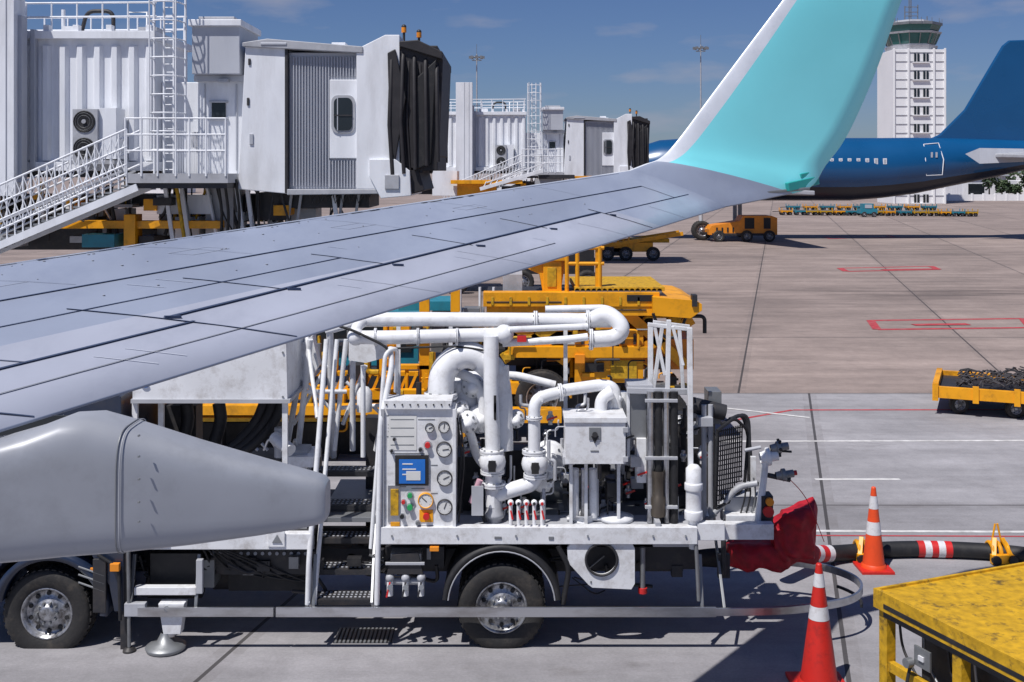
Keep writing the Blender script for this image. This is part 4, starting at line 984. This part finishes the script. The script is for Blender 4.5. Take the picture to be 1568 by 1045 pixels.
b.bx(590,862,650,866,YN-.0,.03,LGREY)
b.done('equipment_box',Rf,.006)
b=B()
def bar(u0,v0,u1,v1,ya=.3,yb=None,w=8,m=WHITE): b.beam(P(u0,v0,YN+ya),P(u1,v1,YN+(ya if yb is None else yb)),w/141,w/141,m)
bar(996,495,996,600,.6); bar(1024,490,1022,600,.3,w=7); bar(1056,502,1058,805,.2,w=8); bar(1040,500,1046,600,1.2,w=6); bar(1014,500,1000,600,1.2,w=6)
bar(992,497,1060,505,.3,w=6); bar(1000,493,1056,500,1.2,w=5); bar(960,598,1060,600,.3,w=9,m=LGREY)
bar(1030,500,1046,560,.25,w=5); bar(1002,498,1018,575,.3,w=5)
bar(995,600,996,800,.9,w=6); bar(962,600,962,700,.35,w=5)
b.bx(964,600,990,672,YN+.35,.3,GREY); b.bx(962,590,1000,602,YN+.3,.4,LGREY)
for u,m_ in((996,STEEL),(1008,BLACK),(1020,STEEL),(1032,BLACK)): b.cyl(P(u,600,YN+.25),P(u,800,YN+.25),.045 if m_ is BLACK else .04,m_,14)
for v in(612,700,775): b.bx(988,v,1038,v+5,YN+.18,.04,LGREY)
b.lathe(P(1008,790,YN+.2),(0,0,1),[(0,.08),(.2,.08),(.22,.06),(.4,.06),(.42,.07),(.5,.07)],mat('brass_fitting',(.12,.10,.08),.45,.6),18)
b.lathe(P(1062,810,YN+.1),(0,0,1),[(0,.06),(.1,.06),(.11,.10),(.2,.10),(.21,.085),(.42,.085),(.43,.1),(.5,.1),(.51,.085),(.66,.085),(.70,.05),(.71,.001)],WPIPE,24)
b.cyl(P(1062,840,YN+.1),P(1062,800,YN+.1),.05,WPIPE,12)
for u in(1078,1088): b.tube([P(u,620,YN+.4),P(u,800,YN+.4)],.03,LGREY,8)
b.bx(1070,640,1092,654,YN+.3,.2,LGREY); b.bx(1085,600,1105,650,YN+.6,.3,GREY); b.cyl(P(1060,620,YN+.5),P(1110,632,YN+.5),.09,DARK,16)
b.bx(975,672,990,740,YN+.3,.2,WHITE); b.bx(966,700,982,716,YN+.25,.1,LGREY)
for u in(940,955): b.cyl(P(u,600,YN+.6),P(u,640,YN+.6),.06,WPIPE,14)
tb(b,[(920,640,YN+.4),(920,610,YN+.4),(938,600,YN+.4)],10,fr=.1)
tb(b,[(930,640,YN+.5),(932,628,YN+.5),(950,606,YN+.5)],8)
b.tube([P(1066,835,YN+.0),P(1070,920,YN)],.022,GREY,8)
b.done('rack_frame',Rf,.005)
b=B()
for i in range(13):
    tb(b,[(1098+i*3.2,660-i*.8,YN+.2+i*.04),(1094+i*3.4,780-i*4,YN+.2+i*.04)],1.2,BLACK,0,5)
for i in range(16):
    v=662+i*7.5; tb(b,[(1097,v,YN+.2),(1136,v-8,YN+.7)],1.1,BLACK,0,5)
tb(b,[(1098,660,YN+.2),(1125,640,YN+.5),(1146,660,YN+.7),(1140,745,YN+.7),(1120,765,YN+.5),(1094,782,YN+.2),(1098,660,YN+.2)],2.6,BLACK,.1,8)
for k in range(3): tb(b,[(1105+k*6,650-k*4,YN+.4+k*.1),(1138+k*4,632,YN+.7),(1150-k,690,YN+.7),(1146,760,YN+.7),(1128,775,YN+.6)],3.0,DARK,.15,8)
b.done('hose_reel_guard',Rf)
b=B()
tb(b,[(1090,790,YN+.4),(1130,745,YN+.4),(1160,740,YN+.35)],5,LGREY); tb(b,[(1160,800,YN+.3),(1168,745,YN+.3),(1172,700,YN+.3)],6,WPIPE)
for u,v,r in((1172,700,.10),(1188,686,.07),(1196,728,.07)):
    c=P(u,v,YN+.3); b.lathe(c,(1,0,.15),[(-.06,r*.6),(0,r*.7),(.01,r),(.05,r),(.06,r*.6),(.14,r*.6)],GREY if r<.1 else WPIPE,18)
c=P(1190,686,YN+.3)
for k in range(6):
    a=k*math.pi/3; b.cyl(c+Vector((.02,0,0)),c+Vector((.02,.1*math.cos(a),.1*math.sin(a))),.018,BLACK,6)
tb(b,[(1180,690,YN+.3),(1212,692,YN+.3)],2,BLACK,0,6); tb(b,[(1190,728,YN+.3),(1220,724,YN+.3)],4,RED,0,8); tb(b,[(1176,728,YN+.3),(1210,735,YN+.3)],4,DARK,0,8)
b.bx(1110,762,1176,806,YN+.45,.3,LGREY); b.bx(1112,790,1176,800,YN+.3,.2,WHITE); b.bx(1166,760,1184,806,YN+.25,.2,DARK); b.bx(1150,700,1158,800,YN+.5,.05,WHITE)
c=P(1176,783,YN+.24); b.cyl(c,c-Vector((0,.04,0)),.06,RED,14); c=P(1178,768,YN+.24); b.cyl(c,c-Vector((0,.04,0)),.045,ORG,14)
for i in range(5): tb(b,[(1140+i*7,720+i*6,YN+.35),(1142+i*8,760,YN+.4),(1130+i*9,800,YN+.4)],1.5,random.choice((BLACK,GREY)),.1,5)
tb(b,[(1200,725,YN+.3),(1235,760,YN+.4),(1262,830,YN+.5)],.8,RED,.2,5)
tb(b,[(1140,690,YN+.3),(1165,685,YN+.3)],3,LGREY,0,6)
b.tube([P(1108,828,YN+.3),P(1108,880,YN+.3)],.03,DARK,8); b.bx(1100,850,1118,886,YN+.3,.08,DARK)
b.done('rear_couplers',Rf,.004)
b=B()
def cloth(secs_):
    secs2=[]
    for i in range(len(secs_)-1):
        for j in range(7):
            t=j/7; secs2.append((lin(Vector(secs_[i][0]),Vector(secs_[i+1][0]),t),lin(secs_[i][1],secs_[i+1][1],t),lin(secs_[i][2],secs_[i+1][2],t)))
    secs2.append((Vector(secs_[-1][0]),secs_[-1][1],secs_[-1][2]))
    b.loft(secs2,REDC,44,p=3.4)
cloth([(P(1112,846,YN+.9),.18,.10),(P(1140,846,YN+.9),.26,.14),(P(1180,844,YN+.95),.28,.15),(P(1215,842,YN+1.0),.22,.13),(P(1250,846,YN+1.1),.12,.1)])
cloth([(P(1182,826,YN+.8),.10,.18),(P(1196,816,YN+.8),.18,.27),(P(1222,811,YN+.8),.20,.30),(P(1242,808,YN+.8),.16,.33),(P(1247,812,YN+.8),.08,.28)])
for i,v_ in enumerate(b.v):
    q=Vector((v_.x*5,v_.y*5,v_.z*5)); f=abs(noise.noise(Vector((v_.x*7+v_.z*5,v_.y*3,v_.z*2))))
    b.v[i]=v_+Vector((noise.noise(q),-f*1.3,noise.noise(q+Vector((0,9,0)))))*.07
b.done('red_canvas_cover',Rf)
b=B()
b.tube([P(960,840,YN+.7),P(1010,862,YN+.7),P(1090,850,YN+.9),P(1120,850,YN+.9)],.08,BLACK,14,fr=.2)
b.tube([P(1000,840,YN+.9),P(1040,858,YN+1),P(1110,862,YN+1.2)],.06,BLACK,14,fr=.2)
for u in(1012,1026): b.cyl(P(u,860,YN+.72),P(u+6,859,YN+.73),.085,CWHT,16)
b.done('inlet_hoses',Rf)
Rh=root('fuel_hose')
pts=fillet([(3.3,14.2,.55),(3.7,14.6,.3),(4.2,15.1,.11),(5.2,15.35,.11),(6.4,15.25,.11),(7.2,14.9,.11),(8.6,14.3,.11),(11,13.6,.11)],.5,8)
b=B(); b.tube(pts,.105,BLACK,16); b.done('rubber_hose',Rh)
b=B()
def along(xx):
    for i in range(len(pts)-1):
        if pts[i].x<=xx<=pts[i+1].x:
            t=(xx-pts[i].x)/(pts[i+1].x-pts[i].x); return lin(pts[i],pts[i+1],t)
    return pts[-1]
for x0_,n_ in((3.75,5),(5.45,5)):
    for k in range(n_):
        a=along(x0_+k*.09);c=along(x0_+(k+1)*.09); b.cyl(a,c,.109+.001*(k%2),(CWHT,RED)[k%2] if x0_<5 else (RED,CWHT)[k%2],18)
b.done('hose_bands',Rh)
b=B()
def saddle(xx,w):
    a=along(xx); b.beam(a+Vector((-.12,-.18,-.02)),a+Vector((-.05,-.03,.2)),.06,.03,YEL); b.beam(a+Vector((.12,-.18,-.02)),a+Vector((.05,-.03,.2)),.06,.03,YEL)
    archy=[a+Vector((0,math.cos(t)*.13,math.sin(t)*.13)) for t in [math.pi*q/8 for q in range(9)]]
    for dx in(-w/2,0,w/2): b.tube([p+Vector((dx,0,0)) for p in archy],.03,YEL,6)
    b.box(a+Vector((-w/2-.05,-.2,-.10)),a+Vector((w/2+.05,-.12,.02)),YEL); b.cyl(a+Vector((-.1,-.24,-.04)),a+Vector((-.1,-.18,-.04)),.06,BLACK,12); b.cyl(a+Vector((.12,-.24,-.04)),a+Vector((.12,-.18,-.04)),.06,BLACK,12)
saddle(4.72,.2); saddle(6.48,.2)
a=along(6.48); b.tube([a+Vector((-.08,0,.1)),a+Vector((-.03,0,.38))],.015,YEL,6); b.tube([a+Vector((.06,0,.1)),a+Vector((0,0,.38))],.015,YEL,6)
b.done('hose_trolleys',Rh,.005)
def cone(x_,y_,h,r,m,bands,base=BLACK,z0=0):
    b=B(); s_=r*1.45
    b.box((x_-s_,y_-s_,z0),(x_+s_,y_+s_,z0+.035),base)
    prof=lambda t: lin(r,.03,t)
    cuts=sorted({0,1,*[q for bb in bands for q in bb]})
    for i in range(len(cuts)-1):
        t0,t1=cuts[i],cuts[i+1]; w_=any(bb[0]<=t0 and t1<=bb[1] for bb in bands)
        e=.002 if w_ else 0
        b.lathe((x_,y_,z0+.035),(0,0,1),[(h*t0,prof(t0)+e),(h*t1,prof(t1)+e)],CWHT if w_ else m,28)
    b.lathe((x_,y_,z0+.035+h),(0,0,1),[(0,.03),(.012,.022),(.012,.001)],m,16)
    b.lathe((x_,y_,z0+.035),(0,0,1),[(0,r*1.12),(.03,r*1.08),(.05,r*.98)],m,28)
    return b.done('traffic_cone',bevel=.004)
cone(along(4.72).x+.0,along(4.72).y-.38,1.03,.145,CONEO,[(.42,.58),(.74,.90)],base=CONE)
c=G(1254,1052,0); cone(c.x,c.y,1.20,.19,CONE,[(.55,.66),(.82,.93)],base=CONE)
# ---------------------------------------------------------------- yellow equipment at lower right
b=B()
A=Vector((3.14,9.75,0)); ux=Vector((.925,.38,0)).normalized(); uy=Vector((.38,-.925,0)).normalized()
obox(b,0,3,0,2.6,1.52,1.60,YEL2)
obox(b,-.03,3,-.03,.0,1.46,1.62,YEL2); obox(b,-.03,0,0,2.6,1.46,1.625,YEL2)
obox(b,0,2.9,.06,2.5,1.40,1.515,DARK)
for a_,c_ in((.0,.0),(.0,.85),(.0,1.7),(1.3,0.02),(2.6,.02)): obox(b,a_+.004,a_+.10,c_+.004,c_+.10,0,1.5,YEL2)
obox(b,.02,.08,.1,2.5,.95,1.03,YEL2); obox(b,.02,.08,.1,2.5,.3,.4,YEL2); obox(b,.2,2.6,.3,2.4,.3,1.3,DARK); obox(b,.12,.16,.9,2.3,.5,.95,YEL2)
obox(b,-.034,-.031,.1,2.5,1.49,1.53,BLACK)
for c_ in(.4,1.2): 
    q=Q(.0,c_,1.15); b.cyl(q,q-ux*.06,.04,GREY,12); b.tube([q,q-ux*.06-Vector((0,0,.2)),q-Vector((0,0,.5))],.015,BLACK,6,fr=.1)
obox(b,.01,.03,.42,.6,1.14,1.3,GREY); obox(b,-.005,.01,.48,.54,1.2,1.24,CWHT)
for i in range(8):
    q=Q(.1,.15+i*.28,1.35); b.tube([q,q+Vector((.02,0,-.2)),q+uy*.2+Vector((0,0,-.35))],.012,GREY if i%2 else BLACK,6,fr=.1)
for c_ in(.45,2.0): wheel(b,Q(.4,c_,.3),.3,.2,n=20)
b.done('ground_power_unit',bevel=.012)
# ---------------------------------------------------------------- world, sun, camera
w=bpy.data.worlds.new('World'); sc.world=w; w.use_nodes=True; nt=w.node_tree; bg=nt.nodes['Background']
S_=Vector((-.31,-.36,.88)).normalized()
sky=nt.nodes.new('ShaderNodeTexSky'); sky.sky_type='NISHITA'; sky.sun_disc=False
sky.sun_elevation=math.asin(S_.z); sky.sun_rotation=math.atan2(S_.x,S_.y)
sky.air_density=1.0; sky.dust_density=.3; sky.ozone_density=4.0
tint=nt.nodes.new('ShaderNodeMix'); tint.data_type='RGBA'; tint.blend_type='MULTIPLY'; tint.inputs[0].default_value=1; tint.inputs[7].default_value=(.74,.86,1.22,1)
nt.links.new(sky.outputs[0],tint.inputs[6])
tc=nt.nodes.new('ShaderNodeTexCoord'); mp=nt.nodes.new('ShaderNodeMapping'); mp.inputs['Scale'].default_value=(3,3,11); mp.inputs['Location'].default_value=(.35,.1,.3); nt.links.new(tc.outputs['Generated'],mp.inputs[0])
nz=nt.nodes.new('ShaderNodeTexNoise'); nz.inputs['Scale'].default_value=3.2; nz.inputs['Detail'].default_value=8; nt.links.new(mp.outputs[0],nz.inputs[0])
mr=nt.nodes.new('ShaderNodeMapRange'); mr.inputs[1].default_value=.54; mr.inputs[2].default_value=.78; mr.inputs[3].default_value=0; mr.inputs[4].default_value=.6; nt.links.new(nz.outputs['Fac'],mr.inputs[0])
mx=nt.nodes.new('ShaderNodeMix'); mx.data_type='RGBA'; nt.links.new(mr.outputs[0],mx.inputs[0]); nt.links.new(tint.outputs[2],mx.inputs[6]); mx.inputs[7].default_value=(7,7,8.4,1)
nt.links.new(mx.outputs[2],bg.inputs[0]); bg.inputs[1].default_value=.052
sd=bpy.data.lights.new('sun','SUN'); sd.energy=4.7; sd.angle=math.radians(.5); sd.color=(1,.965,.93)
so=bpy.data.objects.new('sun',sd); sc.collection.objects.link(so); so.rotation_euler=S_.to_track_quat('Z','Y').to_euler()
cd=bpy.data.cameras.new('camera'); co=bpy.data.objects.new('camera',cd); sc.collection.objects.link(co)
co.location=(0,0,H); co.rotation_euler=(math.radians(90),0,0); cd.sensor_width=36; cd.lens=36*F/1568; cd.shift_y=-(522.5-HY)/1568; cd.clip_end=6000; cd.clip_start=.05
sc.camera=co
sc.view_settings.view_transform='Standard'; sc.view_settings.look='None'; sc.view_settings.exposure=0
